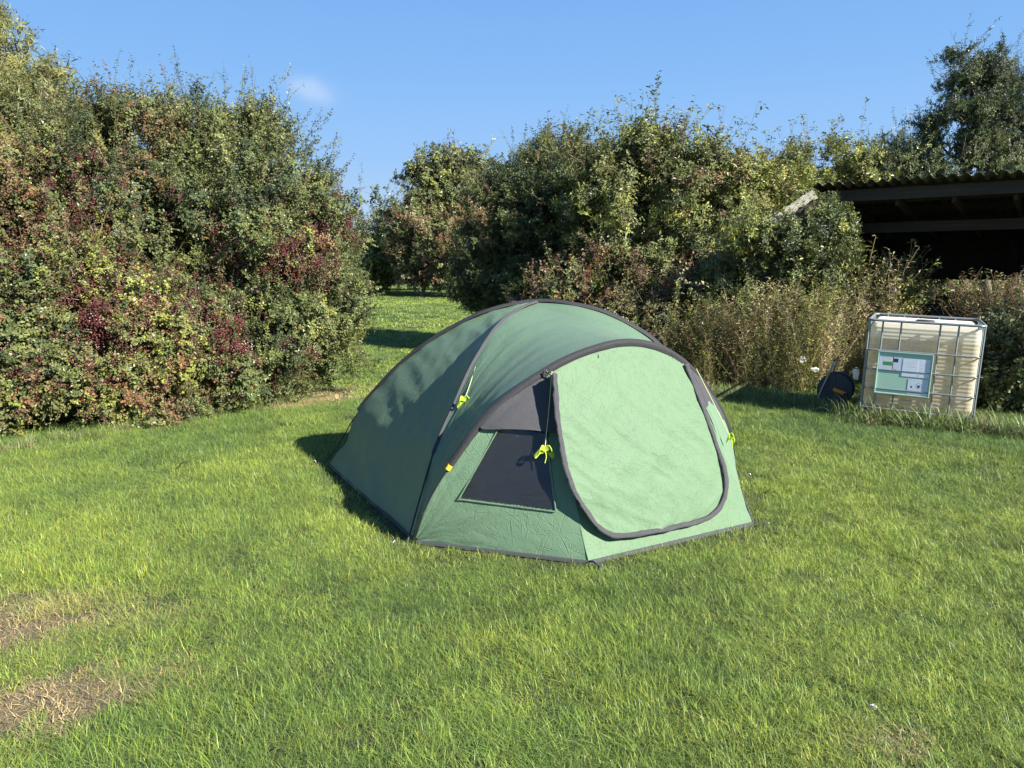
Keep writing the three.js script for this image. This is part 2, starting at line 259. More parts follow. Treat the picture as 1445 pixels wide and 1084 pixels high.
// ------------------------------------------------------------------ trees, bushes and weeds
// a leafy spray: a thin twig along +y with leaves (two faces folded on the midrib) set round it
function sprayGeo(seed, { n = 26, L = .3, leaf = [.036, .026], side = 3, twig = .0022, spread = .9, droop = 0, taper = .4 }) {
  const r = rng(seed), pos = [], col = [], idx = [];
  const tri = (a, b, c) => idx.push(a, b, c);
  const stem = (p0, p1, w0, w1) => { // three-sided twig
    const d = p1.clone().sub(p0).normalize(), s = V().crossVectors(d, Math.abs(d.y) < .9 ? V(0, 1, 0) : V(1, 0, 0)).normalize(), t = V().crossVectors(d, s), o = pos.length / 3;
    for (const [p, w] of [[p0, w0], [p1, w1]]) for (let k = 0; k < 3; k++) { const a = k * 2.094; const q = p.clone().addScaledVector(s, Math.cos(a) * w).addScaledVector(t, Math.sin(a) * w); pos.push(q.x, q.y, q.z); col.push(.95, .75, .9); }
    for (let k = 0; k < 3; k++) { const a = o + k, b = o + (k + 1) % 3; tri(a, b, a + 3); tri(b, b + 3, a + 3); }
  };
  const lines = []; const bend = V((r() - .5) * .25, 0, (r() - .5) * .25);
  const main = [V(0, 0, 0)]; for (let i = 1; i <= 3; i++) main.push(V(bend.x * i * i / 9 * L, L * i / 3 - droop * L * i * i / 9, bend.z * i * i / 9 * L + droop * L * .5 * i * i / 9));
  lines.push(main);
  for (let k = 0; k < side; k++) { const f = (k + .6) / (side + .5), a = r() * 6.283, l = L * (.35 + .3 * r()) * (1 - f * taper), p = V(bend.x * f * f * L, L * f - droop * L * f * f, bend.z * f * f * L); lines.push([p, p.clone().add(V(Math.cos(a) * l * spread, l * .6, Math.sin(a) * l * spread))]); }
  lines.forEach((l, li) => { for (let i = 0; i < l.length - 1; i++) { const w = twig * (li ? .6 : 1 - i * .25); stem(l[i], l[i + 1], w, w * .7); } });
  for (let i = 0; i < n; i++) {
    const l = lines[i < n * .45 || side === 0 ? 0 : 1 + Math.floor(r() * side)], f = .12 + .9 * r(), k = Math.min(l.length - 2, Math.floor(f * (l.length - 1))), p = l[k].clone().lerp(l[k + 1], f * (l.length - 1) - k);
    const a = r() * 6.283, e = -.35 + 1.1 * r(), d = V(Math.cos(a) * Math.cos(e), Math.sin(e), Math.sin(a) * Math.cos(e)), s = V().crossVectors(d, V(r() - .5, 1, r() - .5)).normalize(), nn = V().crossVectors(s, d);
    const z = .7 + .6 * r(), ll = leaf[0] * z, lw = leaf[1] * z * .5, fold = lw * (.2 + .5 * r()), o = pos.length / 3, base = p.clone().addScaledVector(d, .006), v = .75 + .5 * r(), y = r() < .12 ? [1.35, 1.15, .7] : [1, 1, 1];
    for (const q of [base, base.clone().addScaledVector(d, ll * .5).addScaledVector(s, lw).addScaledVector(nn, fold), base.clone().addScaledVector(d, ll).addScaledVector(nn, -fold * .5 * r()), base.clone().addScaledVector(d, ll * .5).addScaledVector(s, -lw).addScaledVector(nn, fold)]) { pos.push(q.x, q.y, q.z); col.push(v * y[0], v * y[1], v * y[2]); }
    tri(o, o + 1, o + 2); tri(o, o + 2, o + 3);
  }
  let g = new THREE.BufferGeometry(); g.setAttribute('position', new THREE.Float32BufferAttribute(pos, 3)); g.setAttribute('color', new THREE.Float32BufferAttribute(col, 3)); g.setIndex(idx); g = g.toNonIndexed(); g.computeVertexNormals(); return g;
}
const many = (n, seed, o) => Array.from({ length: n }, (_, i) => sprayGeo(seed + i, o));
const SPRAY = {
  hawthorn: many(3, 300, { n: 115, L: .30, leaf: [.027, .020], side: 7 }), hawthornShoot: many(3, 310, { n: 56, L: .75, leaf: [.030, .021], side: 2, twig: .0035, spread: .35 }),
  elder: many(3, 320, { n: 56, L: .34, leaf: [.062, .027], side: 5 }), elderShoot: many(2, 330, { n: 30, L: .9, leaf: [.07, .032], side: 3, twig: .004, spread: .35 }),
  willow: many(3, 340, { n: 66, L: .40, leaf: [.075, .013], side: 6, droop: .25 }), willowShoot: many(2, 345, { n: 30, L: .8, leaf: [.075, .013], side: 2, droop: .2, spread: .4 }),
  bramble: many(3, 350, { n: 50, L: .30, leaf: [.046, .034], side: 5, twig: .003 }), brambleShoot: many(2, 355, { n: 16, L: .8, leaf: [.05, .036], side: 1, twig: .004, droop: .35 }),
  far: many(3, 360, { n: 60, L: .55, leaf: [.075, .055], side: 6, twig: .006 }), farShoot: many(2, 365, { n: 30, L: 1.1, leaf: [.07, .05], side: 3, twig: .008, spread: .4 }),
  weed: many(4, 370, { n: 120, L: 1.2, leaf: [.042, .014], side: 11, twig: .0032, spread: .42, taper: .5 }), nettle: many(3, 380, { n: 26, L: .42, leaf: [.06, .034], side: 1, twig: .003, spread: .3 }),
};
const leafMat = new THREE.MeshPhysicalMaterial({ vertexColors: true, roughness: 1, transmission: .2, thickness: 0, side: THREE.DoubleSide, clearcoat: .5, clearcoatRoughness: .34 });
const dryLeafMat = new THREE.MeshPhysicalMaterial({ vertexColors: true, roughness: 1, transmission: .2, thickness: 0, side: THREE.DoubleSide });
const barkTex = dataTex(256, 256, (u, v) => { const n = .5 + .5 * tile(9, 3, 1, u, v) + .3 * tile(30, 8, 4, u, v); return [n, n, n]; }, false);
const barkMat = new THREE.MeshStandardMaterial({ color: rgb(.16, .135, .10), roughness: .9, bumpMap: barkTex, bumpScale: .01 });
const paleBark = new THREE.MeshStandardMaterial({ color: rgb(.28, .24, .17), roughness: .9, bumpMap: barkTex, bumpScale: .006 });
const berryMat = new THREE.MeshPhysicalMaterial({ color: rgb(.095, .022, .019), roughness: .5, clearcoat: .3, clearcoatRoughness: .3 });
const berryGeo = (() => { const r = rng(9), l = []; for (let i = 0; i < 11; i++) l.push(new THREE.IcosahedronGeometry(.0075 * (.8 + .4 * r()), 0).translate((r() - .5) * .08, (r() - .5) * .08, (r() - .5) * .08)); return merged(l); })();
const lobe = (px, py, depth, rx, ry, rz) => ({ c: at(px, py, depth), r: V(rx * depth / F, ry * depth / F, rz) });
const C0 = { green: [.125, .16, .036], dark: [.06, .09, .026], olive: [.172, .188, .05], yellow: [.28, .265, .06], lime: [.26, .29, .05], rust: [.21, .105, .042], brown: [.21, .14, .06], red: [.2, .04, .035], straw: [.42, .37, .18], grey: [.14, .16, .075], tan: [.32, .29, .14] };
const C = Object.fromEntries(Object.entries(C0).map(([k, c]) => [k, c.map(v => v * .9)]));
function tree({ name, label, category = 'tree', group, base, lobes, n, type, palette, shoots = 0, shootBox = [-1e9, 1e9], berries = [], stems = 4, limbs = 110, trunkR = .05, seed, size = 1, gap = -.1, mat = leafMat, bark = barkMat, mix = .6, up = .35, minY = .06 }) {
  const r = rng(seed), t = thing(name, label, category, [base.x, 0, base.z], 0, group), O = V(base.x, 0, base.z), total = lobes.reduce((a, l) => a + Math.pow(l.r.x * l.r.y * l.r.z, .8), 0);
  const pick = () => { let q = r() * total; for (const l of lobes) { q -= Math.pow(l.r.x * l.r.y * l.r.z, .8); if (q <= 0) return l; } return lobes[0]; };
  const dir = () => { const z = r() * 2 - 1, a = r() * 6.283, s = Math.sqrt(1 - z * z); return V(Math.cos(a) * s, z, Math.sin(a) * s); };
  const sample = (lo, hi, pw) => { const l = pick(), d = dir(), k = lerp(lo, hi, Math.pow(r(), pw)) * (1 + .5 * N3(d.x * 2.2 + seed, d.y * 2.2, d.z * 2.2) + .3 * N3(d.x * 6, d.y * 6 + seed, d.z * 6)); return { p: V(l.c.x + d.x * l.r.x * k, l.c.y + d.y * l.r.y * k, l.c.z + d.z * l.r.z * k), d: V(d.x / l.r.x, d.y / l.r.y, d.z / l.r.z).normalize() }; };
  // limbs: each target joins the nearest limb already grown
  const nodes = [{ p: V(O.x, -.08, O.z), parent: -1, len: 0, w: 0 }]; for (let s = 0; s < stems; s++) { const a = r() * 6.283, q = stems > 1 ? .12 + .25 * r() : 0; nodes.push({ p: V(O.x + Math.cos(a) * q, .12, O.z + Math.sin(a) * q), parent: 0, len: 0, w: 0 }); }
  const targets = []; for (let i = 0; i < limbs; i++) { const q = sample(.05, .92, .7).p; if (q.y > .15) targets.push(q); }
  targets.sort((a, b) => a.distanceTo(O) - b.distanceTo(O));
  for (const p of targets) { let best = 0, bd = 1e9; nodes.forEach((q, i) => { const d = q.p.distanceTo(p) + .35 * q.len * .5 + Math.max(0, q.p.y - p.y) * .8; if (d < bd) { bd = d; best = i; } }); nodes.push({ p, parent: best, len: nodes[best].len + nodes[best].p.distanceTo(p), w: 0 }); }
  for (let i = nodes.length - 1; i >= 1; i--) { nodes[i].w += 1; nodes[nodes[i].parent].w += nodes[i].w; }
  const wmax = Math.max(...nodes.map(q => q.w), 1), rad = w => Math.max(.004, trunkR * Math.sqrt((w + .4) / wmax)), pos = [], uv = [], idx = [];
  nodes.forEach((q, i) => {
    if (q.parent < 0) return; const a = nodes[q.parent], A = a.p, B = q.p, r0 = Math.min(rad(a.w), rad(q.w) * 1.25), r1 = rad(q.w) * .8, L = A.distanceTo(B), mid = A.clone().lerp(B, .5).add(V((r() - .5) * .2 * L, (r() - .2) * .14 * L, (r() - .5) * .2 * L));
    const o = pos.length / 3, K = 4, S = 5;
    for (let k = 0; k <= K; k++) { const f = k / K, P = A.clone().multiplyScalar((1 - f) * (1 - f)).addScaledVector(mid, 2 * f * (1 - f)).addScaledVector(B, f * f), T = mid.clone().sub(A).multiplyScalar(1 - f).addScaledVector(B.clone().sub(mid), f).normalize(), s = V().crossVectors(T, Math.abs(T.x) < .8 ? V(1, 0, 0) : V(0, 0, 1)).normalize(), u = V().crossVectors(T, s), w = lerp(r0, r1, f); for (let j = 0; j < S; j++) { const an = j / S * 6.283; pos.push(P.x - O.x + (s.x * Math.cos(an) + u.x * Math.sin(an)) * w, P.y + (s.y * Math.cos(an) + u.y * Math.sin(an)) * w, P.z - O.z + (s.z * Math.cos(an) + u.z * Math.sin(an)) * w); uv.push(j / S, f * L * 2); } }
    for (let k = 0; k < K; k++) for (let j = 0; j < S; j++) { const x = o + k * S + j, y = o + k * S + (j + 1) % S; idx.push(x, y, x + S, y, y + S, x + S); }
  });
  const g = new THREE.BufferGeometry(); g.setAttribute('position', new THREE.Float32BufferAttribute(pos, 3)); g.setAttribute('uv', new THREE.Float32BufferAttribute(uv, 2)); g.setIndex(idx); g.computeVertexNormals();
  part('trunk', g, bark, t);
  const geos = SPRAY[type], lists = geos.map(() => []), sh = SPRAY[type + 'Shoot'] || geos, shl = sh.map(() => []);
  const tot = palette.reduce((a, q) => a + q[1], 0);
  const tint = p => { // patches of one colour with single sprays of another
    let q = r() < mix ? clamp(.5 + .75 * N3(p.x * 1.1 + seed, p.y * 1.3, p.z * 1.1) + .35 * N3(p.x * 3, p.y * 3 + seed, p.z * 3), 0, .999) : r(); q *= tot; let k = 0; while (k < palette.length - 1 && q > palette[k][1]) { q -= palette[k][1]; k++; }
    const c = palette[k][0], v = .8 + .4 * r(); return rgb(c[0] * v, c[1] * v, c[2] * v);
  };
  const put = (L, p, d, s) => { const i = Math.floor(r() * L.length); _q.setFromUnitVectors(V(0, 1, 0), d); const q2 = new THREE.Quaternion().setFromAxisAngle(V(0, 1, 0), r() * 6.283); L[i].push({ m: new THREE.Matrix4().compose(V(p.x - O.x, p.y, p.z - O.z), _q.clone().multiply(q2), V(s, s, s)), c: tint(p) }); };
  n = Math.round(n * .55);
  for (let i = 0, tries = 0; i < n && tries < n * 4; tries++) {
    const { p, d } = sample(.15, 1.08, .5); if (p.y < minY) continue;
    if (N3(p.x * 1.7 + seed, p.y * 1.7, p.z * 1.7) + .5 * N3(p.x * 4.1, p.y * 4.1 + seed, p.z * 4.1) < gap) continue;
    const o = d.multiplyScalar(.75).add(V(0, up, 0)).addScaledVector(dir(), .7).normalize(); put(lists, p.addScaledVector(o, -.12), o, size * (.7 + .6 * r())); i++;
  }
  for (let i = 0, tries = 0; i < shoots && tries < shoots * 60; tries++) { const { p, d } = sample(.8, 1, 1); const lat = i % 3 === 0; if (d.y < (lat ? -.2 : .25) || p.y < (lat ? 1.2 : 0)) continue; const o = d.multiplyScalar(lat ? .9 : .5).add(V(0, lat ? .4 : .75, 0)).addScaledVector(dir(), .35).normalize(); put(shl, p.addScaledVector(o, -.1), o, size * (.6 + .6 * r())); i++; }
  geos.forEach((q, i) => lists[i].length && inst('crown', q, mat, lists[i], t));
  sh.forEach((q, i) => shl[i].length && inst('shoots', q, mat, shl[i], t));
  if (berries.length) { // [lobe, clusters]
    const bl = []; for (const [l, k] of berries) for (let i = 0; i < k * .5; i++) { const d = dir(), q = lerp(.1, 1.45, r()) * (1 + .5 * N3(d.x * 2, d.y * 2 + seed, d.z * 2)); const p = V(l.c.x + d.x * l.r.x * q, l.c.y + d.y * l.r.y * q, l.c.z + d.z * l.r.z * q); if (p.y < .1 || N3(p.x * 4, p.y * 4, p.z * 4 + seed) < -.12) continue; const v = .5 + .9 * r(); bl.push({ m: place(p.x - O.x, p.y, p.z - O.z, .8 + .7 * r(), r() * 6.283), c: rgb(v, v * (.7 + .5 * r()), v) }); }
    inst('berries', berryGeo, berryMat, bl, t);
  }
  return t;
}
const G0 = (px, depth) => V((px - 722.5) / F * depth, 0, -depth);
// ---- left hedge
tree({ name: 'hawthorn_tree', label: 'large green hawthorn with dark red berries, standing at the lawn gap', base: G0(345, 10.3), seed: 11, type: 'hawthorn', n: 7000, stems: 6, limbs: 190, trunkR: .06, shoots: 240, gap: -.02,
  lobes: [lobe(345, 245, 10.2, 78, 72, .95), lobe(290, 200, 10.4, 70, 54, .8), lobe(350, 190, 10.5, 44, 36, .7), lobe(405, 285, 10.2, 50, 66, .9), lobe(455, 370, 10, 58, 70, .9), lobe(470, 450, 9.8, 42, 55, .7), lobe(385, 340, 9.7, 105, 110, 1.1), lobe(400, 470, 9.3, 95, 80, .9), lobe(310, 320, 10, 90, 120, 1), lobe(330, 480, 9.4, 80, 80, .8), lobe(440, 515, 9.3, 50, 40, .5)],
  palette: [[C.dark, 3], [C.green, 5], [C.olive, 4], [C.lime, 1], [C.brown, .5]], berries: [[lobe(440, 380, 9.1, 45, 40, .35), 520], [lobe(385, 350, 8.9, 70, 60, .4), 520], [lobe(335, 380, 9, 35, 60, .4), 260], [lobe(420, 490, 8.75, 35, 30, .3), 240], [lobe(490, 310, 9.6, 18, 25, .4), 170], [lobe(300, 270, 9.4, 90, 60, .4), 200]] });
tree({ name: 'hawthorn_tree', label: 'thin-topped hawthorn with rusty leaves between the willow and the large green hawthorn', base: G0(150, 9.2), seed: 12, type: 'hawthorn', n: 3800, stems: 5, limbs: 170, trunkR: .05, shoots: 200, gap: .08, bark: paleBark,
  lobes: [lobe(150, 218, 9.4, 85, 66, .9), lobe(205, 235, 9.6, 70, 78, .9), lobe(120, 300, 9, 110, 100, 1), lobe(225, 330, 9.2, 80, 100, .9), lobe(180, 180, 9.6, 55, 36, .6)],
  palette: [[C.dark, 2.6], [C.green, 3], [C.olive, 3.4], [C.brown, 1.7], [C.rust, 1], [C.yellow, .5]], berries: [[lobe(120, 290, 8.2, 110, 80, .5), 420], [lobe(40, 330, 8.2, 60, 80, .5), 260]] });
tree({ name: 'willow_tree', label: 'yellowing narrow-leaved willow rising at the end of the hedge beside rusty hawthorn', base: G0(-30, 9.6), seed: 13, type: 'willow', n: 3800, stems: 3, limbs: 90, trunkR: .07, shoots: 60, bark: paleBark,
  lobes: [lobe(-55, 110, 9.6, 60, 120, .9), lobe(35, 215, 9.4, 60, 95, .8), lobe(-60, 260, 9.4, 110, 130, 1), lobe(70, 160, 9.8, 40, 50, .5)], palette: [[C.olive, 4], [C.yellow, 1.8], [C.lime, 1.6], [C.green, 2], [C.tan, 1]], up: .1 });
tree({ name: 'berry_bush', category: 'bush', label: 'reddish brown leaved bush heavy with small berries beneath the yellowing willow', base: G0(20, 8.3), seed: 14, type: 'hawthorn', n: 3600, stems: 5, limbs: 80, trunkR: .03, shoots: 50,
  lobes: [lobe(30, 330, 8.4, 100, 95, .8), lobe(-50, 400, 8.2, 120, 150, .9), lobe(110, 400, 8.3, 80, 80, .7)], palette: [[C.dark, 1.4], [C.green, 2.4], [C.olive, 2.8], [C.brown, 2], [C.rust, 1.7], [C.yellow, .7], [C.red, .3]], berries: [[lobe(60, 380, 7.7, 80, 80, .5), 380]] });
tree({ name: 'berry_bush', category: 'bush', label: 'low bush of yellow green leaves and red berries leaning onto the lawn', base: G0(150, 7.9), seed: 15, type: 'hawthorn', n: 4300, stems: 6, limbs: 100, trunkR: .03, shoots: 60,
  lobes: [lobe(140, 460, 7.9, 110, 85, .7), lobe(90, 530, 7.4, 90, 65, .5), lobe(220, 500, 8, 75, 70, .6), lobe(170, 560, 7.7, 85, 40, .45), lobe(20, 560, 7.2, 70, 60, .45)], palette: [[C.dark, 1.8], [C.green, 3], [C.olive, 3.5], [C.lime, 1.4], [C.yellow, .8], [C.rust, 1.1], [C.brown, 1.4]], berries: [[lobe(140, 450, 7.4, 120, 85, .45), 700], [lobe(90, 530, 7.1, 100, 60, .4), 400]] });
tree({ name: 'berry_bush', category: 'bush', label: 'small dark bush crowded with crimson berries at the foot of the large hawthorn', base: G0(285, 8.6), seed: 16, type: 'hawthorn', n: 2500, stems: 5, limbs: 70, trunkR: .025, shoots: 30,
  lobes: [lobe(290, 475, 8.6, 65, 55, .6), lobe(330, 530, 8.5, 60, 40, .5), lobe(245, 540, 8.2, 50, 45, .5)], palette: [[C.dark, 2], [C.green, 4], [C.olive, 2], [C.lime, 1], [C.rust, 1]], berries: [[lobe(290, 465, 8.1, 50, 42, .3), 850], [lobe(330, 500, 8.1, 30, 40, .3), 260]] });
tree({ name: 'bramble_bush', category: 'bush', label: 'dark arching bramble at the shaded foot of the hedge beneath the willow', base: G0(-10, 7.3), seed: 17, type: 'bramble', n: 1300, stems: 5, limbs: 50, trunkR: .014, shoots: 40,
  lobes: [lobe(10, 520, 7.3, 70, 80, .45), lobe(-60, 480, 7.4, 90, 130, .6)], palette: [[C.dark, 3], [C.green, 3], [C.olive, 2], [C.yellow, .8], [C.rust, .6]] });
// ---- right hedge
tree({ name: 'hawthorn_tree', label: 'dark green hawthorn overhanging the grass path, behind the tent roof', base: G0(735, 15.2), seed: 21, type: 'hawthorn', n: 7600, size: 1.15, stems: 5, limbs: 150, trunkR: .09, shoots: 110,
  lobes: [lobe(705, 345, 15, 55, 84, 1.2), lobe(745, 275, 15.3, 58, 52, 1.1), lobe(785, 250, 15.4, 56, 46, 1), lobe(790, 320, 14.8, 80, 100, 1.3), lobe(710, 410, 14.8, 55, 42, 1), lobe(780, 420, 14.5, 80, 60, 1.1), lobe(680, 400, 15, 38, 32, .8)], palette: [[C.dark, 3.4], [C.green, 4.5], [C.olive, 2.4], [C.brown, .8]], berries: [[lobe(790, 300, 13.8, 60, 60, .4), 100]] });
tree({ name: 'elder_tree', label: 'tall many-stemmed elder with long upright shoots, between dark hawthorn and yellowing elder', base: G0(905, 13.4), seed: 22, type: 'elder', n: 5200, size: 1.05, stems: 9, limbs: 190, trunkR: .05, shoots: 200, bark: paleBark, gap: .04,
  lobes: [lobe(850, 262, 13.6, 60, 46, 1), lobe(915, 240, 13.5, 60, 46, 1), lobe(975, 262, 13.4, 55, 42, 1), lobe(880, 310, 13.3, 85, 90, 1.2), lobe(970, 310, 13.2, 75, 80, 1.1), lobe(930, 400, 13, 100, 75, 1.1)], palette: [[C.dark, 1], [C.green, 4], [C.olive, 3.4], [C.lime, 2.4], [C.brown, .8]] });
tree({ name: 'elder_tree', label: 'yellowing elder with bright lime leaves next to the barn end', base: G0(1050, 13.6), seed: 23, type: 'elder', n: 2900, stems: 6, limbs: 100, trunkR: .045, shoots: 60, bark: paleBark, gap: .02,
  lobes: [lobe(1030, 282, 13.8, 56, 44, 1), lobe(1075, 300, 13.7, 46, 44, .9), lobe(1050, 340, 13.4, 60, 70, .9)], palette: [[C.green, 1.5], [C.olive, 2.5], [C.lime, 3.5], [C.yellow, 3]] });
tree({ name: 'ash_sapling', category: 'tree', label: 'open pale green ash sapling rising behind the barn corner', base: G0(1160, 15.6), seed: 24, type: 'elder', n: 1700, stems: 5, limbs: 110, trunkR: .04, shoots: 50, bark: paleBark, gap: .08,
  lobes: [lobe(1130, 252, 15.6, 46, 32, .8), lobe(1185, 242, 15.5, 42, 32, .8), lobe(1160, 270, 15.3, 75, 50, .9), lobe(1120, 320, 15, 60, 70, .8)], palette: [[C.green, 2], [C.olive, 3], [C.lime, 3], [C.yellow, 1]] });
tree({ name: 'bramble_bush', category: 'bush', label: 'wide mound of brown and olive bramble under the many-stemmed elder', base: G0(885, 11.9), seed: 25, type: 'bramble', n: 3400, stems: 9, limbs: 130, trunkR: .016, shoots: 110, bark: paleBark,
  lobes: [lobe(850, 420, 12.2, 80, 60, .9), lobe(930, 440, 11.9, 80, 70, .9), lobe(800, 450, 12.4, 70, 60, .8), lobe(960, 500, 11.4, 80, 50, .8), lobe(880, 500, 11.6, 90, 60, .8), lobe(1020, 450, 11.6, 60, 70, .8)], palette: [[C.dark, 2], [C.green, 2.6], [C.olive, 3], [C.brown, 2.6], [C.rust, 2.2], [C.tan, .8]] });
tree({ name: 'climbing_shrub', category: 'bush', label: 'leafy green shrub smothering the barn corner below the white bargeboard', base: G0(1120, 11.4), seed: 26, type: 'elder', n: 2700, size: .85, stems: 6, limbs: 90, trunkR: .03, shoots: 40,
  lobes: [lobe(1158, 340, 10.9, 38, 34, .45), lobe(1115, 338, 10.75, 26, 18, .25), lobe(1105, 368, 11.3, 55, 38, .6), lobe(1168, 300, 11.0, 20, 18, .3), lobe(1058, 336, 10.75, 24, 20, .3), lobe(1060, 400, 11.4, 60, 50, .6), lobe(1140, 400, 11, 50, 50, .5)], palette: [[C.dark, 3], [C.green, 5], [C.lime, 1.5], [C.olive, 2]] });
tree({ name: 'plum_tree', label: 'dark upright tree towering above the corrugated barn roof', base: G0(1400, 17.2), seed: 27, type: 'hawthorn', n: 4300, size: 1.2, stems: 2, limbs: 190, trunkR: .12, shoots: 130, gap: .2,
  lobes: [lobe(1365, 150, 17, 46, 50, 1.1), lobe(1425, 160, 17.3, 55, 62, 1.2), lobe(1335, 205, 17, 40, 46, .9), lobe(1380, 250, 17, 80, 50, 1.2), lobe(1500, 180, 17.2, 80, 80, 1.3), lobe(1352, 98, 17, 16, 26, .4), lobe(1400, 100, 17, 18, 22, .4)], palette: [[C.dark, 6], [C.green, 2.5], [C.grey, 2]] });
tree({ name: 'plum_tree', label: 'small dark treetop peeping over the left end of the barn roof', base: G0(1270, 16.8), seed: 28, type: 'hawthorn', n: 1300, size: 1.2, stems: 2, limbs: 60, trunkR: .06, shoots: 24, gap: -.1,
  lobes: [lobe(1265, 238, 16.8, 32, 30, .7), lobe(1300, 265, 16.8, 40, 25, .8), lobe(1230, 262, 16.9, 30, 25, .7)], palette: [[C.dark, 5], [C.green, 3], [C.lime, .6]] });
tree({ name: 'bramble_bush', category: 'bush', label: 'dark bramble filling the shade beside the right side of the water tank', base: G0(1425, 8.6), seed: 29, type: 'bramble', n: 1500, stems: 6, limbs: 60, trunkR: .014, shoots: 40,
  lobes: [lobe(1430, 545, 8.6, 45, 50, .5), lobe(1480, 520, 8.4, 70, 80, .6), lobe(1400, 570, 8.6, 25, 28, .35)], palette: [[C.green, 5], [C.dark, 2], [C.grey, 2], [C.olive, 1]] });
tree({ name: 'elder_tree', label: 'green bushes growing in the light behind the open barn', base: G0(1330, 19), seed: 30, type: 'far', category: 'bush', n: 900, stems: 5, limbs: 50, trunkR: .04, shoots: 10, lobes: [lobe(1300, 400, 19, 90, 45, 1), lobe(1400, 400, 19, 80, 40, 1)], palette: [[C.green, 3], [C.olive, 3], [C.grey, 2]] });
// ---- far end of the grass path
tree({ name: 'ash_tree', label: 'tall rounded tree far off beyond the grass path', base: G0(640, 46), seed: 31, type: 'far', n: 3400, size: 1.7, stems: 2, limbs: 130, trunkR: .2, shoots: 60,
  lobes: [lobe(618, 262, 46, 38, 38, 2.2), lobe(655, 265, 46.5, 45, 40, 2.4), lobe(640, 310, 46, 55, 50, 2.4), lobe(680, 300, 46, 40, 60, 2.4)], palette: [[C.green, 3], [C.olive, 4], [C.grey, 2], [C.lime, 2]] });
tree({ name: 'apple_tree', label: 'brownish spreading fruit tree at the far end of the grass path', base: G0(597, 44), seed: 32, type: 'far', n: 2600, size: 1.4, stems: 1, limbs: 100, trunkR: .13, shoots: 30, bark: paleBark,
  lobes: [lobe(590, 330, 44, 38, 36, 1.8), lobe(625, 350, 43, 38, 45, 2), lobe(655, 360, 42, 36, 42, 2), lobe(600, 375, 44, 45, 22, 1.8)], palette: [[C.olive, 4], [C.brown, 2.4], [C.rust, .6], [C.green, 4], [C.tan, 1]], minY: .9 });
tree({ name: 'ash_sapling', label: 'bright green young tree far off where the path meets the left hedge', base: G0(548, 47), seed: 33, type: 'far', n: 1700, size: 1.4, stems: 2, limbs: 70, trunkR: .1, shoots: 40,
  lobes: [lobe(545, 350, 47, 26, 40, 1.6), lobe(565, 330, 47, 16, 40, 1.2), lobe(525, 375, 47, 26, 36, 1.5)], palette: [[C.green, 4], [C.lime, 3], [C.olive, 2]] });
{ // distant hedge that closes the view
  const r = rng(41), l = [[], [], []], g = new THREE.Group(); g.name = 'distant_hedge'; scene.add(g); tag(g, 'distant hedge in one dark mass along the end of the field', 'hedge', null, 'stuff');
  for (let i = 0; i < 9000; i++) { const x = -75 + 150 * r(), h = 2.6 + 1.5 * N3(x * .12, 0, 6) + .8 * N3(x * .5, 0, 7), y = .1 + h * Math.pow(r(), .8), z = -56 - 1.4 * (r() - .5) * 2; const v = .8 + .5 * r(), c = r() < .7 ? C.green : C.olive; l[i % 3].push({ m: place(x, y, z, 1.6 + r(), r() * 6.28, 1.6 + r(), (r() - .5) * 1.4, (r() - .5) * 1.4), c: rgb(c[0] * v, c[1] * v, c[2] * v) }); }
  l.forEach((q, i) => inst('hedge_foliage', SPRAY.far[i], leafMat, q, g));
}
// ---- weeds: stands of dry stalks, and green plants along the hedge foot
function stand({ name, label, spots, n, type = 'weed', palette, seed, height = 1, mat = dryLeafMat, category = 'plant' }) {
  const r = rng(seed), c = onGround(...spots[0]), t = thing(name, label, category, [c.x, 0, c.z]), geos = SPRAY[type], lists = geos.map(() => []);
  for (let i = 0; i < n; i++) {
    const [px, py, rx, rz] = spots[Math.floor(r() * spots.length)], o = onGround(px, py), a = r() * 6.283, q = Math.sqrt(r()), x = o.x + Math.cos(a) * q * rx, z = o.z + Math.sin(a) * q * rz, k = palette[Math.floor(r() * palette.length)], v = .8 + .45 * r(), s = height * (type === 'weed' ? .4 + .65 * Math.pow(r(), .7) : .65 + .5 * r());
    lists[i % geos.length].push({ m: place(x - c.x, -.03, z - c.z, s, r() * 6.283, s, (r() - .5) * .35, (r() - .5) * .35), c: rgb(k[0] * v, k[1] * v, k[2] * v) });
  }
  geos.forEach((g, i) => inst('stalks', g, mat, lists[i], t)); return t;
}
stand({ name: 'dry_weeds', label: 'tall golden dry weeds standing behind the hose reel', spots: [[1130, 548, .55, .5], [1180, 535, .45, .5], [1085, 548, .5, .5]], n: 270, seed: 51, height: 1.15, palette: [C.straw, C.tan, C.olive, C.olive, C.olive, C.green, C.green, C.lime] });
stand({ name: 'dry_weeds', label: 'brownish fading weeds between the tent and the golden weeds', spots: [[1030, 545, .5, .45], [985, 545, .5, .4]], n: 200, seed: 52, height: .95, palette: [C.tan, C.olive, C.brown, C.green, C.olive, C.lime] });
stand({ name: 'dry_weeds', label: 'pale seeding weed plume behind the left corner of the water tank', spots: [[1238, 535, .28, .25]], n: 80, seed: 53, height: 1.5, palette: [C.straw, C.tan, C.olive, C.lime, C.green] });
stand({ name: 'dry_weeds', label: 'pale dry weeds behind the right corner of the water tank', spots: [[1390, 556, .35, .25], [1440, 556, .4, .25]], n: 190, seed: 54, height: 1.25, palette: [C.straw, C.tan, C.brown, C.olive] });
stand({ name: 'nettle_plants', label: 'green nettles along the foot of the hedge below the crimson berry bush', spots: [[265, 592, .3, .12], [310, 585, .3, .12], [225, 600, .25, .1]], n: 60, seed: 55, type: 'nettle', height: .6, mat: leafMat, palette: [C.green, C.lime, C.olive] });
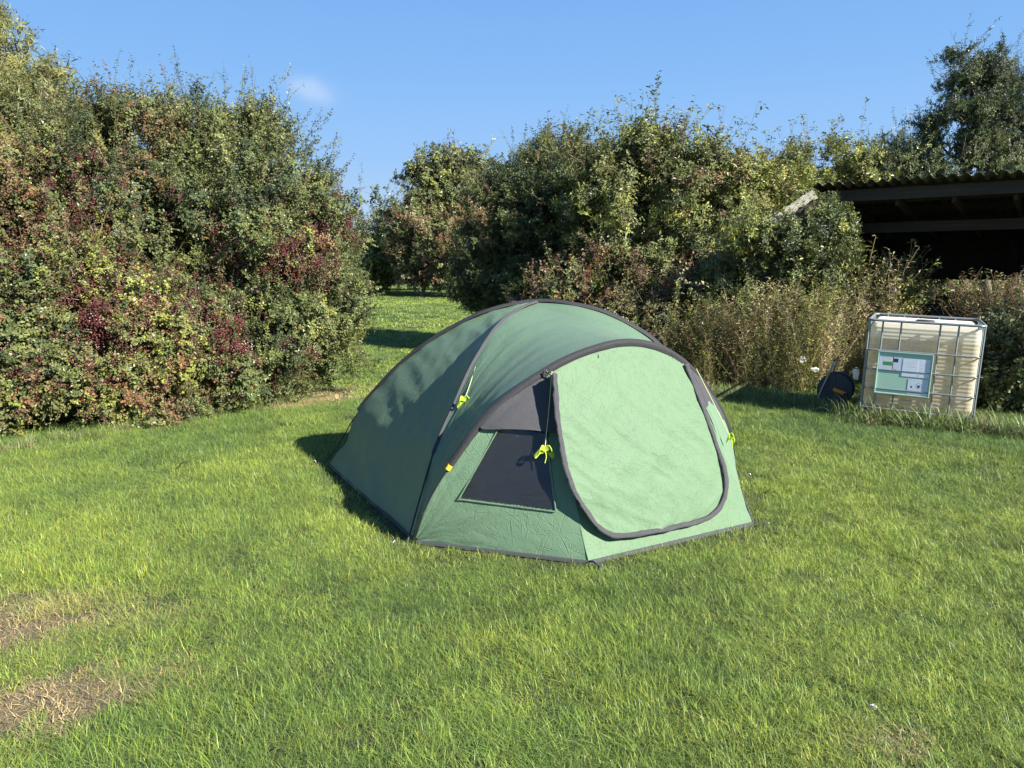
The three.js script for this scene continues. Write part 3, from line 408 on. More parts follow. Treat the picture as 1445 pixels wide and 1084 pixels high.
stand({ name: 'nettle_plants', label: 'small green nettles at the lawn edge by the large hawthorn', spots: [[415, 560, .25, .12], [360, 575, .25, .12]], n: 32, seed: 56, type: 'nettle', height: .5, mat: leafMat, palette: [C.green, C.lime] });
{ // long uncut grass along the edges
  const g = new THREE.Group(); g.name = 'long_grass'; scene.add(g); tag(g, 'long uncut grass fringing the water tank and hedges', 'grass', null, 'stuff');
  const r = rng(61), geos = [0, 1, 2].map(i => tuftGeo(600 + i, { blades: 40, radius: .09, len: [.10, .34], wide: .006, lean: 1.2, seg: 4, dead: i === 2 ? .5 : .2 })), lists = geos.map(() => []);
  const run = (a, b, n, w, hs = 1) => { const A = onGround(...a), B = onGround(...b); for (let i = 0; i < n; i++) { const f = r(), x = lerp(A.x, B.x, f) + (r() - .5) * w, z = lerp(A.z, B.z, f) + (r() - .5) * w, v = .8 + .4 * r(), k = Math.floor(r() * 3), s = hs * (.6 + .6 * r()); const c = k === 2 ? [.26, .24, .10] : [.12, .185, .035]; lists[k].push({ m: place(x, -.01, z, s, r() * 6.283, s, (r() - .5) * .5, (r() - .5) * .5), c: rgb(c[0] * v, c[1] * v, c[2] * v) }); } };
  run([1195, 592], [1450, 618], 190, .35, .9); run([1060, 560], [1200, 585], 130, .4, .7); run([960, 560], [1080, 555], 80, .5, .7); run([-20, 640], [380, 575], 200, .3, .55); run([380, 572], [500, 548], 70, .4, .5); run([1230, 572], [1440, 560], 60, .5, 1.1);
  geos.forEach((q, i) => inst('grass_tufts', q, grassMat, lists[i], g));
}


// ------------------------------------------------------------------ dome tent with porch
{
  const B = V(-.62, 0, -4.16), U = V(.861, 0, -.509), Nn = V(.509, 0, .861), Ec = B.clone().addScaledVector(U, 2.73), Ac = V(-1.56, 0, -5.92), Fc = Ac.clone().add(Ec).sub(B), apex = V(.20, 1.345, -5.79);
  const O = V(.15, 0, -5.35);
  const tent = thing('dome_tent', 'green dome tent with grey pole sleeves and zipped porch door, pitched on the lawn', 'tent', [O.x, 0, O.z]);
  const loc = g => g.translate(-O.x, -O.y, -O.z);
  const P = (u, y, n) => B.clone().addScaledVector(U, u).addScaledVector(Nn, n).setY(y);
  const curve = pts => new THREE.CatmullRomCurve3(pts, false, 'centripetal');
  const hoopPts = [[.03, 0], [.09, .25], [.2, .47], [.43, .79], [.75, 1.01], [1.05, 1.125], [1.37, 1.155], [1.69, 1.075], [2.04, .87], [2.34, .6], [2.54, .35], [2.72, 0]];
  const hoop = curve(hoopPts.map(([u, y]) => P(u, y, .3 * y + .02)));
  const along = (a, b, list) => list.map(([s, y]) => { const d = b.clone().sub(a).normalize(); return a.clone().addScaledVector(d, s).setY(y); });
  const pAe = [...along(Ac, Ec, [[0, 0], [.16, .21], [.29, .42], [.65, .82], [1.0, 1.08], [1.39, 1.27]]), apex];
  const pEe = [...along(Ac, Ec, [[3.31, 0], [3.17, .38], [2.95, .74], [2.65, 1.06], [2.48, 1.17], [2.27, 1.27], [2.05, 1.325]]), apex];
  const pBe = [...along(B, Fc, [[0, 0], [.14, .21], [.32, .47], [.6, .74], [.91, 1.0], [1.37, 1.235]]), apex];
  const pFe = [...along(B, Fc, [[3.45, 0], [3.31, .21], [3.13, .47], [2.85, .76], [2.54, 1.02], [2.25, 1.22]]), apex];
  const arcs = [pAe, pBe, pEe, pFe].map(curve);                     // corner -> apex
  const center = V(.15, .1, -5.5);
  const cloth = (c) => { const q = curve([...c]); return s => { const p = q.getPointAt(clamp(s)), k = Math.max(0, 1 - p.y / .45) * .06; const d = center.clone().sub(p).setY(0).normalize(); return p.clone().addScaledVector(d, k + .006); }; };
  const cA = cloth(pAe), cB = cloth(pBe), cE = cloth(pEe), cF = cloth(pFe);
  // ---- materials
  const crease = canvasTex(1024, 1024, (c, W, H) => { // creases left by packing the tent away
    const r = rng(17); c.fillStyle = '#808080'; c.fillRect(0, 0, W, H); c.lineCap = 'round';
    for (let i = 0; i < 2200; i++) {
      const x = r() * W, y = r() * H, a = r() * 6.283, l = 15 + 130 * r() * r(), k = (r() - .5) * .4, up = r() < .55, al = .08 + .22 * r(), ww = 1 + 2 * r() * r();
      for (const ox of [-W, 0, W]) for (const oy of [-H, 0, H]) { const X = x + ox, Y = y + oy; if (X < -150 || X > W + 150 || Y < -150 || Y > H + 150) continue; for (const [w, s] of [[ww * 3, .35], [ww * 1.8, .5], [ww, .9]]) { c.strokeStyle = up ? `rgba(255,255,255,${al * s})` : `rgba(0,0,0,${al * s})`; c.lineWidth = w; c.beginPath(); c.moveTo(X, Y); c.quadraticCurveTo(X + Math.cos(a) * l * .5 - Math.sin(a) * l * k * .5, Y + Math.sin(a) * l * .5 + Math.cos(a) * l * k * .5, X + Math.cos(a) * l, Y + Math.sin(a) * l); c.stroke(); } }
    }
  }, false);
  const rep = (t, k) => { const q = t.clone(); q.repeat.set(k, k); q.needsUpdate = true; return q; };
  const fabric = (c, tr, bump, coat = .7, rough = .46) => new THREE.MeshPhysicalMaterial({ color: rgb(...c), roughness: 1, transmission: tr, thickness: 0, clearcoat: coat, clearcoatRoughness: rough, side: THREE.DoubleSide, bumpMap: rep(crease, 1.1), bumpScale: bump });
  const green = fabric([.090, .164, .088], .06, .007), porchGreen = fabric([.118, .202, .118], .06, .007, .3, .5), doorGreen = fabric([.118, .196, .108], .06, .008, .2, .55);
  const grey = new THREE.MeshPhysicalMaterial({ color: rgb(.05, .05, .055), roughness: .85, side: THREE.DoubleSide, bumpMap: rep(crease, 2), bumpScale: .004 });
  const darkGrey = new THREE.MeshPhysicalMaterial({ color: rgb(.026, .026, .029), roughness: .8, side: THREE.DoubleSide, bumpMap: rep(crease, 2), bumpScale: .004 });
  const pole = new THREE.MeshStandardMaterial({ color: rgb(.02, .02, .022), roughness: .45 }), cord = std([.46, .50, .22], .8), neon = std([.44, .60, .05], .7), hem = std([.05, .055, .055], .85), steel = std([.5, .5, .5], .35, { metalness: .8 }), yellow = std([.75, .55, .03], .7);
  const ridge = (x, y, z) => 1 - 2 * Math.abs(N3(x, y, z));
  const fold = (seed, a) => (u, v, x, y, z) => a * (N3(u * 1.6 + seed, v * 4.5, seed) + .8 * ridge(u * 1.1 - v * .8 + seed, v * 5.5 + u * 1.6, seed + 3) + .35 * ridge(u * 5 + v * 2, v * 11 + seed - u * 3, 2));
  // ---- fly sheet panels, each between two poles
  const panel = (a, b, sag, seed) => rumple(grid(56, 56, (w, s) => { const ss = .999 * s, p = a(ss).lerp(b(ss), w), q = 4 * w * (1 - w) * Math.sin(Math.PI * Math.min(1, s * 1.02)) * sag, d = center.clone().sub(p).normalize(); return p.addScaledVector(d, q); }), fold(seed, .013));
  const seam = (a, b) => { const m = a(0), n = b(0); return loc(sweep(curve([m.clone().setY(.012), m.clone().lerp(n, .5).setY(.012), n.clone().setY(.012)]), 0, 1, 12, [[-.012, -.008], [-.012, .008], [.012, .012], [.012, -.008]], () => V(0, 1, 0))); };
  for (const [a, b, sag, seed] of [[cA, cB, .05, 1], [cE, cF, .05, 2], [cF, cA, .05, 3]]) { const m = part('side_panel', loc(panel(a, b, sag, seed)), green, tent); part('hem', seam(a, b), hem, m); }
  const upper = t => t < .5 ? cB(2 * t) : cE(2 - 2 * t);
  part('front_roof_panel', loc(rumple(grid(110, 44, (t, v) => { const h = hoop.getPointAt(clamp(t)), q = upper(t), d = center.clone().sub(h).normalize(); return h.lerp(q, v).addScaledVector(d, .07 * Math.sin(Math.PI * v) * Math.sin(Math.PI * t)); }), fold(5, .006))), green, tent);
  // ---- poles and their sleeves
  const outward = p => p.clone().sub(V(.15, .25, -5.5)).normalize();
  const ends = [[0, 1], [0, 1], [0, 1], [0, 1]];
  const cover = w => [[-w, .0], [-w * .8, .008], [-w * .4, .013], [0, .019], [w * .3, .016], [w * .7, .009], [w, .0]];
  [[arcs[0], arcs[2]], [arcs[1], arcs[3]]].forEach(([p, q], i) => {
    const pts = [...[pAe, pBe][i], ...[...[pEe, pFe][i]].reverse().slice(1)], cv = curve(pts), m = part('pole', loc(new THREE.TubeGeometry(cv, 90, .0055, 6)), pole, tent);
    const s = part('pole_sleeve', loc(rumple(sweep(cv, .125, .875, 150, cover(i ? .019 : .027).map(([a, b]) => [a, i ? b : b * 1.7]), outward), fold(9 + i, .005))), i ? grey : darkGrey, tent);
  });
  part('porch_pole', loc(new THREE.TubeGeometry(hoop, 90, .0055, 6)), pole, tent);
  const hs = part('porch_pole_sleeve', loc(rumple(sweep(hoop, .135, .885, 150, cover(.027), p => outward(p).multiplyScalar(.7).addScaledVector(Nn, .35)), fold(13, .006))), darkGrey, tent);
  for (const t of [.137, .883]) { const p = hoop.getPointAt(t), T = hoop.getTangentAt(t), g = new THREE.CylinderGeometry(.017, .017, .03, 10).applyQuaternion(new THREE.Quaternion().setFromUnitVectors(V(0, 1, 0), T)).translate(p.x, p.y, p.z); part('sleeve_tab', loc(g), yellow, tent); }
  // ---- porch: from the hoop down to the ground round B, C, D, E
  const Cc = P(.735, 0, .80), Dc = P(2.005, 0, .818), tOf = u => { let b = 0, bd = 9; for (let i = 0; i <= 400; i++) { const q = hoop.getPointAt(i / 400).sub(B).dot(U); if (Math.abs(q - u) < bd) { bd = Math.abs(q - u); b = i / 400; } } return b; };
  const t1 = tOf(.77), t2 = tOf(1.92), hemY = .014;
  const facet = (ta, tb, ga, gb) => (a, v) => { const h = hoop.getPointAt(lerp(ta, tb, a)), g = ga.clone().lerp(gb, a).setY(hemY); return h.lerp(g, v); };
  const fL = facet(.012, t1, P(.06, 0, .04), Cc), fM = facet(t1, t2, Cc, Dc), fR = facet(t2, .985, Dc, P(2.70, 0, .03));
  const winPix = [[705, 600], [772, 600], [783, 720.5], [650, 703]];
  const inPoly = (p, P) => { let c = false; for (let i = 0, j = P.length - 1; i < P.length; j = i++) if ((P[i][1] > p[1]) !== (P[j][1] > p[1]) && p[0] < (P[j][0] - P[i][0]) * (p[1] - P[i][1]) / (P[j][1] - P[i][1]) + P[i][0]) c = !c; return c; };
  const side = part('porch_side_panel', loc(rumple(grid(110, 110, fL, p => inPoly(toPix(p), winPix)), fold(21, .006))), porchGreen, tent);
  // the clear window, dark against the inside
  const nL = V().crossVectors(fL(.9, .9).sub(fL(.2, .9)), fL(.6, .2).sub(fL(.6, .9))).normalize(); if (nL.z < 0) nL.negate();
  const onL = (px, py, k) => { let p = onPlane(px, py, fL(.62, .62), nL); for (let i = 0; i < 4; i++) { let best = null, bd = 1e9; for (let a = 0; a <= 40; a++) for (let v = 0; v <= 40; v++) { const q = fL(a / 40, v / 40), x = toPix(q), d = (x[0] - px) ** 2 + (x[1] - py) ** 2; if (d < bd) { bd = d; best = q; } } p = onPlane(px, py, best, nL); } return p.addScaledVector(nL, k); };
  const wc = winPix.map(([x, y], i) => onL(x + [2, -3, 2, -3][i] * .8, y + [0, 0, 2, 2][i] * .8, .004));
  const pane = part('window', loc(rumple(grid(40, 40, (a, v) => wc[0].clone().lerp(wc[1], a).lerp(wc[3].clone().lerp(wc[2], a), v)), fold(25, .004))), new THREE.MeshPhysicalMaterial({ color: rgb(.74, .77, .80), roughness: .1, transmission: .98, thickness: 0, side: THREE.DoubleSide, bumpMap: rep(crease, 1.2), bumpScale: .003 }), tent);
  { const loop = [wc[0], wc[3], wc[2], wc[1]].map(p => p.clone().addScaledVector(nL, .003)); for (let i = 0; i < 3; i++) part('window_seam', loc(sweep(new THREE.LineCurve3(loop[i], loop[i + 1]), 0, 1, 20, [[-.005, 0], [-.002, .0025], [.002, .0025], [.005, 0]], () => nL)), porchGreen, pane); }
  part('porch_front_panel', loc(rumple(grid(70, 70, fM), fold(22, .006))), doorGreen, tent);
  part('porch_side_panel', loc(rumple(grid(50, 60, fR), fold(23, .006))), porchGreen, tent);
  { const pts = [P(.05, 0, .03), Cc, Dc, P(2.71, 0, .02)].map(p => p.setY(.016)); const q = new THREE.CurvePath(); for (let i = 0; i < 3; i++) part('hem', loc(sweep(new THREE.LineCurve3(pts[i], pts[i + 1]), -0, 1, 30, [[-.007, -.012], [-.009, .0], [-.004, .008], [.005, .007], [.008, -.012]], () => V(0, 1, 0))), hem, tent); }
  // ---- door: hangs a little proud of the porch, edged with a grey storm flap over the zip
  const dO = fM(.5, .55), dX = fM(.9, .9).sub(fM(.1, .9)).normalize(), dN = V().crossVectors(dX, fM(.5, .1).sub(fM(.5, .9))).normalize(); if (dN.z < 0) dN.negate(); const dY = V().crossVectors(dN, dX);
  const toD = (px, py) => { const p = onPlane(px, py, dO.clone().addScaledVector(dN, .035), dN).sub(dO); return [p.dot(dX), p.dot(dY)]; };
  const leftE = [[868, 757], [845, 745], [822, 715], [800, 668], [790, 620], [784, 570], [782, 527]].map(q => toD(...q)), rightE = [[985, 738], [1008, 725], [1022, 702], [1024, 672], [1012, 632], [991, 572], [968, 514]].map(q => toD(...q)), topE = [[782, 527], [815, 508], [850, 497], [890, 493], [930, 497], [968, 514]].map(q => toD(...q));
  const xAt = (chain, y) => { const c = [...chain].sort((a, b) => a[1] - b[1]); if (y <= c[0][1]) return c[0][0]; for (let i = 0; i < c.length - 1; i++) if (y <= c[i + 1][1]) return lerp(c[i][0], c[i + 1][0], (y - c[i][1]) / Math.max(1e-6, c[i + 1][1] - c[i][1])); return c[c.length - 1][0]; };
  const smoothC = ch => { const c = new THREE.CatmullRomCurve3(ch.map(q => V(q[0], q[1], 0)), false, 'centripetal'); return c.getPoints(60).map(p => [p.x, p.y]); };
  const lS = smoothC(leftE), rS = smoothC(rightE), tS = smoothC(topE), yb = Math.min(lS[0][1], rS[0][1]), fromD = (x, y, k) => dO.clone().addScaledVector(dX, x).addScaledVector(dY, y).addScaledVector(dN, k);
  const topY = x => { let b = tS[0]; for (const q of tS) if (Math.abs(q[0] - x) < Math.abs(b[0] - x)) b = q; return b[1]; };
  const doorAt = (a, s) => { // s 0 bottom .. 1 top
    const yl = lerp(lS[0][1], leftE[6][1], s), yr = lerp(rS[0][1], rightE[6][1], s), x = lerp(xAt(lS, yl), xAt(rS, yr), a); let y = lerp(yl, yr, a); y += smooth(.55, 1, s) * (topY(x) - lerp(leftE[6][1], rightE[6][1], a));
    return fromD(x, y, .022 + .035 * Math.sin(Math.PI * a) * Math.sin(Math.PI * clamp(s * .96 + .04)));
  };
  const door = part('porch_door', loc(rumple(grid(90, 90, doorAt), (u, v, x, y, z) => .010 * (N3(u * 3 - v * 2.2, v * 5 + u * 3, 4) + .9 * ridge(u * 1.1 + v * 2.2, v * 3.2 - u * 4.6, 8) + .5 * ridge(u * 2.2 - v * 1.5, v * 6.5 + u * 6, 6) + .14 * ridge(u * 15 + v * 6, v * 17, 6)))), doorGreen, tent);
  { const path = [...[...lS].reverse(), ...rS].map(([x, y], i) => fromD(x, y, .038)), cv = new THREE.CatmullRomCurve3(path.filter((_, i) => i % 4 === 0 || i === path.length - 1), false, 'centripetal');
    part('storm_flap', loc(rumple(sweep(cv, 0, 1, 160, [[-.018, -.012], [-.017, .003], [-.008, .008], [.003, .004], [.010, .008], [.013, -.002]], () => dN), (u, v) => .005 * N3(u * 7, v * 20, 3) + .004 * N3(u * 24, v * 60, 8))), grey, door); }
  // ---- grey vent hoods either side of the door
  const hood = (f, tFrom, tTo, vmax, name, puff) => part(name, loc(rumple(grid(50, 30, (a, v) => { const k = a; const al = lerp(tFrom, tTo, a), vv = vmax * Math.pow(k, .72) * v; return f(al, vv).addScaledVector(Nn, .014 + puff * v * Math.sin(Math.PI * clamp(.15 + .85 * a) * .55)); }), fold(31, .006))), grey, tent);
  const aOf = (u, ta, tb) => (tOf(u) - ta) / (tb - ta);
  const hl = hood(fL, aOf(.36, .012, t1), .985, .33, 'vent_hood', .05);
  { const low = onPlane(994, 603, dO.clone().addScaledVector(dN, .04), dN), tE = tOf(2.40), hiEnd = hoop.getPointAt(tE).addScaledVector(Nn, .012); part('vent_hood', loc(rumple(grid(40, 26, (a, v) => hoop.getPointAt(lerp(t2 - .012, tE, a)).addScaledVector(Nn, .012).lerp(low.clone().lerp(hiEnd, a), v)), fold(33, .005))), grey, tent); }
  // ---- guy lines tied up in bows, toggles, pegs
  const bow = (p, s, tilt) => { const l = []; for (let k = 0; k < 4; k++) { const y = (k - 1.5) * .008, w = s * (1 - .12 * k); for (const d of [-1, 1]) { const q = [V(0, y, 0), V(d * w * .5, .02 + y, .012), V(d * w, -.01 + y, .004 + .006 * k), V(d * w * .9, -.035 + y, -.004), V(d * w * .45, -.008 + y, -.006)]; l.push(tube(q, .003, 18, 5, true)); } } l.push(new THREE.SphereGeometry(.009, 8, 6).scale(1.2, 1, 1)); l.push(tube([V(0, 0, .004), V(.008, -.03, .01), V(.002, -.07, .012)], .003, 8, 5)); const g = merged(l); g.rotateZ(tilt); g.rotateY(Math.atan2(Nn.x, Nn.z) * .4); g.translate(p.x, p.y, p.z); return loc(g); };
  const toggle = p => loc(merged([new THREE.CylinderGeometry(.006, .006, .045, 8).rotateZ(.9).translate(p.x, p.y, p.z), tube([V(p.x, p.y + .03, p.z - .01), V(p.x + .006, p.y + .01, p.z + .008), V(p.x - .006, p.y - .005, p.z + .008)], .003, 8, 5)]));
  const line = (a, b, mat = cord, r = .0028) => part('guy_line', loc(tube([a, a.clone().lerp(b, .5).addScaledVector(Nn, .004), b], r, 10, 5)), mat, tent);
  const hL = hoop.getPointAt(t1).addScaledVector(Nn, .05), bL = onL(773, 634, .075); line(hL, bL); part('cord_bundle', bow(bL, .055, -.05), neon, tent);
  const hR = hoop.getPointAt(t2).addScaledVector(Nn, .05), bR = fR(.12, .42).addScaledVector(Nn, .075); line(hR, bR); part('cord_bundle', bow(bR, .028, .2), neon, tent);
  const mB = arcs[1].getPointAt(.545).add(V(.03, 0, .035)), mE = cB(.42).lerp(hoop.getPointAt(.3), .09).add(V(.02, .0, .05)); line(mB, mE); part('cord_bundle', bow(mE, .05, .15), neon, tent);
  for (const px of [829, 922]) { const t = px === 829 ? tOf(1.06) : tOf(1.66); part('toggle', toggle(hoop.getPointAt(t).addScaledVector(Nn, .055).add(V(0, -.05, 0))), pole, tent); }
  part('toggle', toggle(hL.clone().add(V(-.02, -.01, .01))), pole, tent);
  const peg = (p, d) => loc(merged([tube([p.clone().setY(-.05), p.clone().setY(.03).addScaledVector(d, .01), p.clone().setY(.045).addScaledVector(d, .02), p.clone().setY(.035).addScaledVector(d, .035)], .0035, 12, 5)]));
  for (const [p, d] of [[B.clone().add(V(-.05, 0, .05)), V(-.6, 0, .6)], [Ec.clone().add(V(.08, 0, .02)), V(.9, 0, .1)], [Ac.clone().add(V(-.05, 0, -.01)), V(-1, 0, 0)], [Cc.clone().addScaledVector(Nn, .09), Nn], [Dc.clone().add(V(.05, 0, .05)), V(.8, 0, .5)]]) part('peg', peg(p, d), steel, tent);
  part('peg_loop', loc(tube([Cc.clone().setY(.02), Cc.clone().addScaledVector(Nn, .05).setY(.035), Cc.clone().addScaledVector(Nn, .10).setY(.02)], .006, 10, 5)), hem, tent);
  // dark inner tent and groundsheet behind the window
  part('groundsheet', loc(grid(4, 4, (a, v) => cA(0).lerp(cB(0), v).lerp(cF(0).lerp(cE(0), v), a).setY(.022))), std([.03, .03, .035], .7), tent);
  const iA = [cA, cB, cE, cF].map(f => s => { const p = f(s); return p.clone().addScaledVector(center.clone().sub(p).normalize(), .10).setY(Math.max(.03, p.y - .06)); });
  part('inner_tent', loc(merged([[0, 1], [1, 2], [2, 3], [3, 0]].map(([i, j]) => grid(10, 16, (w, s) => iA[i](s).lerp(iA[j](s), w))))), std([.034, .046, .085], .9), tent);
}

// ------------------------------------------------------------------ water tank in its cage
{
  const a = onGround(1212, 592), b = onGround(1371, 606), ex = b.clone().sub(a).setY(0), W = ex.length(), H = 1.04, D = 1.15; ex.normalize(); const yaw = Math.atan2(-ex.z, ex.x);
  const c = a.clone().lerp(b, .5);
  const t = thing('water_tank', 'caged white plastic water tank with a green label plate, stained brown', 'tank', [c.x, .02, c.z], yaw); t.rotation.z = -.034; // x along the front, +z out of it
  const stain = dataTex(512, 512, (u, v) => { // brown algae film with run marks, and moulded rings
    const band = smooth(.86, .80, v + .05 * tile(6, 2, 3, u, v)), n = .5 + .5 * tile(5, 9, 2, u, v) + .35 * tile(3, 34, 5, u, v) + .25 * tile(40, 3, 9, u, v), k = clamp(band * (.12 + .55 * n));
    const r = [.90, .885, .82], s = [.64, .57, .42]; return [0, 1, 2].map(i => lerp(r[i], s[i], k));
  });
  const body = new RoundedBoxGeometry(W - .03, H - .135, D - .04, 6, .065); { const p = body.attributes.position, uv = []; for (let i = 0; i < p.count; i++) { const x = p.getX(i), y = p.getY(i), z = p.getZ(i); uv.push((Math.abs(p.getZ(i)) > (D - .06) / 2 - .04 ? x : z) / 1.1 + .5, y / (H - .16) + .5); } body.setAttribute('uv', new THREE.Float32BufferAttribute(uv, 2)); }
  body.translate(0, .115 + (H - .135) / 2, -D / 2);
  const ring = dataTex(8, 256, (u, v) => { const q = .5 + .5 * Math.cos(v * 6.283 * 22); return [q, q, q]; }, false);
  part('bottle', body, new THREE.MeshPhysicalMaterial({ map: stain, bumpMap: ring, bumpScale: .003, roughness: 1, transmission: .5, thickness: 0, clearcoat: .3, clearcoatRoughness: .35, side: THREE.DoubleSide }), t);
  part('filler_cap', new THREE.CylinderGeometry(.09, .09, .05, 24).translate(0, H - .03, -D / 2), std([.05, .05, .05], .6), t);
  const zinc = std([.22, .25, .25], .5, { metalness: .4 });
  const X = [0, .125, .29, .63, .785, 1].map(f => -W / 2 + f * W), Y = [0, .33, .545, .76, .985].map(f => H - f * (H - .10));
  const plate = { x0: -W / 2 + .11 * W, x1: -W / 2 + .605 * W, y0: H - .815 * (H - .1), y1: H - .335 * (H - .1) };
  const bar = (p, q, r) => { const d = q.clone().sub(p), g = new THREE.CylinderGeometry(r, r, d.length(), 8); g.applyQuaternion(new THREE.Quaternion().setFromUnitVectors(V(0, 1, 0), d.clone().normalize())); const m = p.clone().lerp(q, .5); return g.translate(m.x, m.y, m.z); };
  X.forEach((x, i) => { const z = .012; if (x > plate.x0 && x < plate.x1) { part('cage_bar', bar(V(x, .02, z), V(x, plate.y0, z), .009), zinc, t); part('cage_bar', bar(V(x, plate.y1, z), V(x, H, z), .009), zinc, t); } else part('cage_bar', bar(V(x, .02, z), V(x, H, z), .009), zinc, t); });
  const ringAt = (y, r) => { const h = W / 2 + .004, f = .03, k = .05, p = [V(-h + k, y, f), V(h - k, y, f), V(h, y, f - k), V(h, y, -D + k), V(h - k, y, -D), V(-h + k, y, -D), V(-h, y, -D + k), V(-h, y, f - k)]; return new THREE.TubeGeometry(new THREE.CatmullRomCurve3(p, true, 'catmullrom', .04), 120, r, 7, true); };
  Y.forEach((y, i) => part('cage_rail', ringAt(y, i ? .009 : .014), zinc, t));
  for (let k = 0; k < 4; k++) for (const s of [-1, 1]) part('cage_bar', bar(V(s * (W / 2 - .005), .02, -.15 - k * .27), V(s * (W / 2 - .005), H, -.15 - k * .27), .009), zinc, t);
  for (let k = 1; k < 5; k++) part('cage_bar', bar(V(X[k], .02, -D + .01), V(X[k], H, -D + .01), .009), zinc, t);
  for (const x of [-W / 2 + .1, 0, W / 2 - .1]) part('foot', new RoundedBoxGeometry(.12, .10, D, 2, .01).translate(x, .05, -D / 2), std([.16, .13, .10], .9), t);
  part('base_tray', new RoundedBoxGeometry(W - .02, .03, D, 1, .008).translate(0, .108, -D / 2), std([.2, .21, .21], .6), t);
  // label plate: pale green sheet with a raised rim and three printed stickers
  const pw = plate.x1 - plate.x0, ph = plate.y1 - plate.y0, cx = (plate.x0 + plate.x1) / 2, cy = (plate.y0 + plate.y1) / 2;
  const mint = std([.36, .55, .44], .55), pl = part('label_plate', new RoundedBoxGeometry(pw, ph, .006, 1, .002).translate(cx, cy, .030), mint, t);
  for (const [w, h, x, y] of [[pw, .014, 0, ph / 2 - .007], [pw, .014, 0, -ph / 2 + .007], [.014, ph - .03, pw / 2 - .007, 0], [.014, ph - .03, -pw / 2 + .007, 0]]) part('rim', new RoundedBoxGeometry(w, h, .016, 1, .004).translate(cx + x, cy + y, .036), std([.30, .42, .36], .45), pl);
  const sticker = (fx, fy, fw, fh, draw, z) => { const tex = canvasTex(512, Math.round(512 * (fh * ph) / (fw * pw)), draw); tex.flipY = true; part('sticker', new THREE.PlaneGeometry(pw * fw, ph * fh).translate(plate.x0 + pw * (fx + fw / 2), plate.y1 - ph * (fy + fh / 2), z), new THREE.MeshStandardMaterial({ map: tex, roughness: .5 }), pl); };
  const scrawl = (c, x, y, w, lines, gap, seed, col = 'rgba(70,75,85,.75)', th = 5) => { const r = rng(seed); c.fillStyle = col; for (let i = 0; i < lines; i++) { let q = x; const end = x + w * (.55 + .45 * r()); while (q < end) { const l = 10 + 26 * r(); c.fillRect(q, y + i * gap, Math.min(l, end - q), th); q += l + 7; } } };
  sticker(.04, .10, .42, .36, (c, w, h) => { c.fillStyle = '#c5ccdc'; c.fillRect(0, 0, w, h); c.fillStyle = '#d2d8d6'; c.fillRect(.16 * w, .10 * h, .42 * w, .26 * h); c.strokeStyle = '#7f8a86'; c.lineWidth = 5; c.strokeRect(.16 * w, .10 * h, .42 * w, .26 * h); c.fillStyle = '#3f8f56'; c.fillRect(.16 * w, .40 * h, .42 * w, .24 * h); c.fillStyle = '#123c33'; c.fillRect(.62 * w, .16 * h, .20 * w, .24 * h); c.fillStyle = '#8a4245'; c.fillRect(.585 * w, .03 * h, .035 * w, .9 * h); scrawl(c, .2 * w, .16 * h, .34 * w, 2, 28, 1); scrawl(c, .16 * w, .84 * h, .16 * w, 1, 20, 2); c.fillStyle = '#39404a'; c.fillRect(.66 * w, .86 * h, .11 * w, .05 * h); }, .0345);
  sticker(.47, .13, .49, .42, (c, w, h) => { c.fillStyle = '#d4d9e6'; c.fillRect(0, 0, w, h); scrawl(c, .14 * w, .22 * h, .38 * w, 3, 46, 3); scrawl(c, .14 * w, .80 * h, .3 * w, 1, 40, 4, 'rgba(120,125,135,.7)'); c.fillStyle = '#5a606c'; c.fillRect(.03 * w, .28 * h, .02 * w, .06 * h); c.fillRect(.56 * w, .9 * h, .07 * w, .03 * h); c.fillStyle = '#e9ecf4'; c.fillRect(.55 * w, .08 * h, .04 * w, .7 * h); c.fillRect(.7 * w, .05 * h, .28 * w, .05 * h); scrawl(c, .62 * w, .3 * h, .2 * w, 3, 70, 5, 'rgba(110,116,128,.7)'); }, .0362);
  sticker(.60, .59, .36, .36, (c, w, h) => { c.fillStyle = '#cbd2e0'; c.fillRect(0, 0, w, h); c.strokeStyle = '#2f5b86'; c.lineWidth = 9; c.beginPath(); c.arc(.54 * w, .44 * h, .15 * w, 0, 6.283); c.stroke(); c.fillStyle = '#0e3f6e'; c.beginPath(); c.moveTo(.54 * w, .58 * h); c.bezierCurveTo(.42 * w, .47 * h, .44 * w, .34 * h, .54 * w, .40 * h); c.bezierCurveTo(.63 * w, .34 * h, .67 * w, .46 * h, .54 * w, .58 * h); c.fill(); c.fillStyle = '#3a4652'; c.fillRect(.14 * w, .46 * h, .10 * w, .12 * h); scrawl(c, .02 * w, .76 * h, .95 * w, 2, .11 * h, 6, '#2b3038', 11); c.fillStyle = '#586070'; c.fillRect(.08 * w, .06 * h, .04 * w, .04 * h); scrawl(c, .2 * w, .14 * h, .4 * w, 1, 20, 8, 'rgba(110,116,128,.6)'); }, .0350);
}
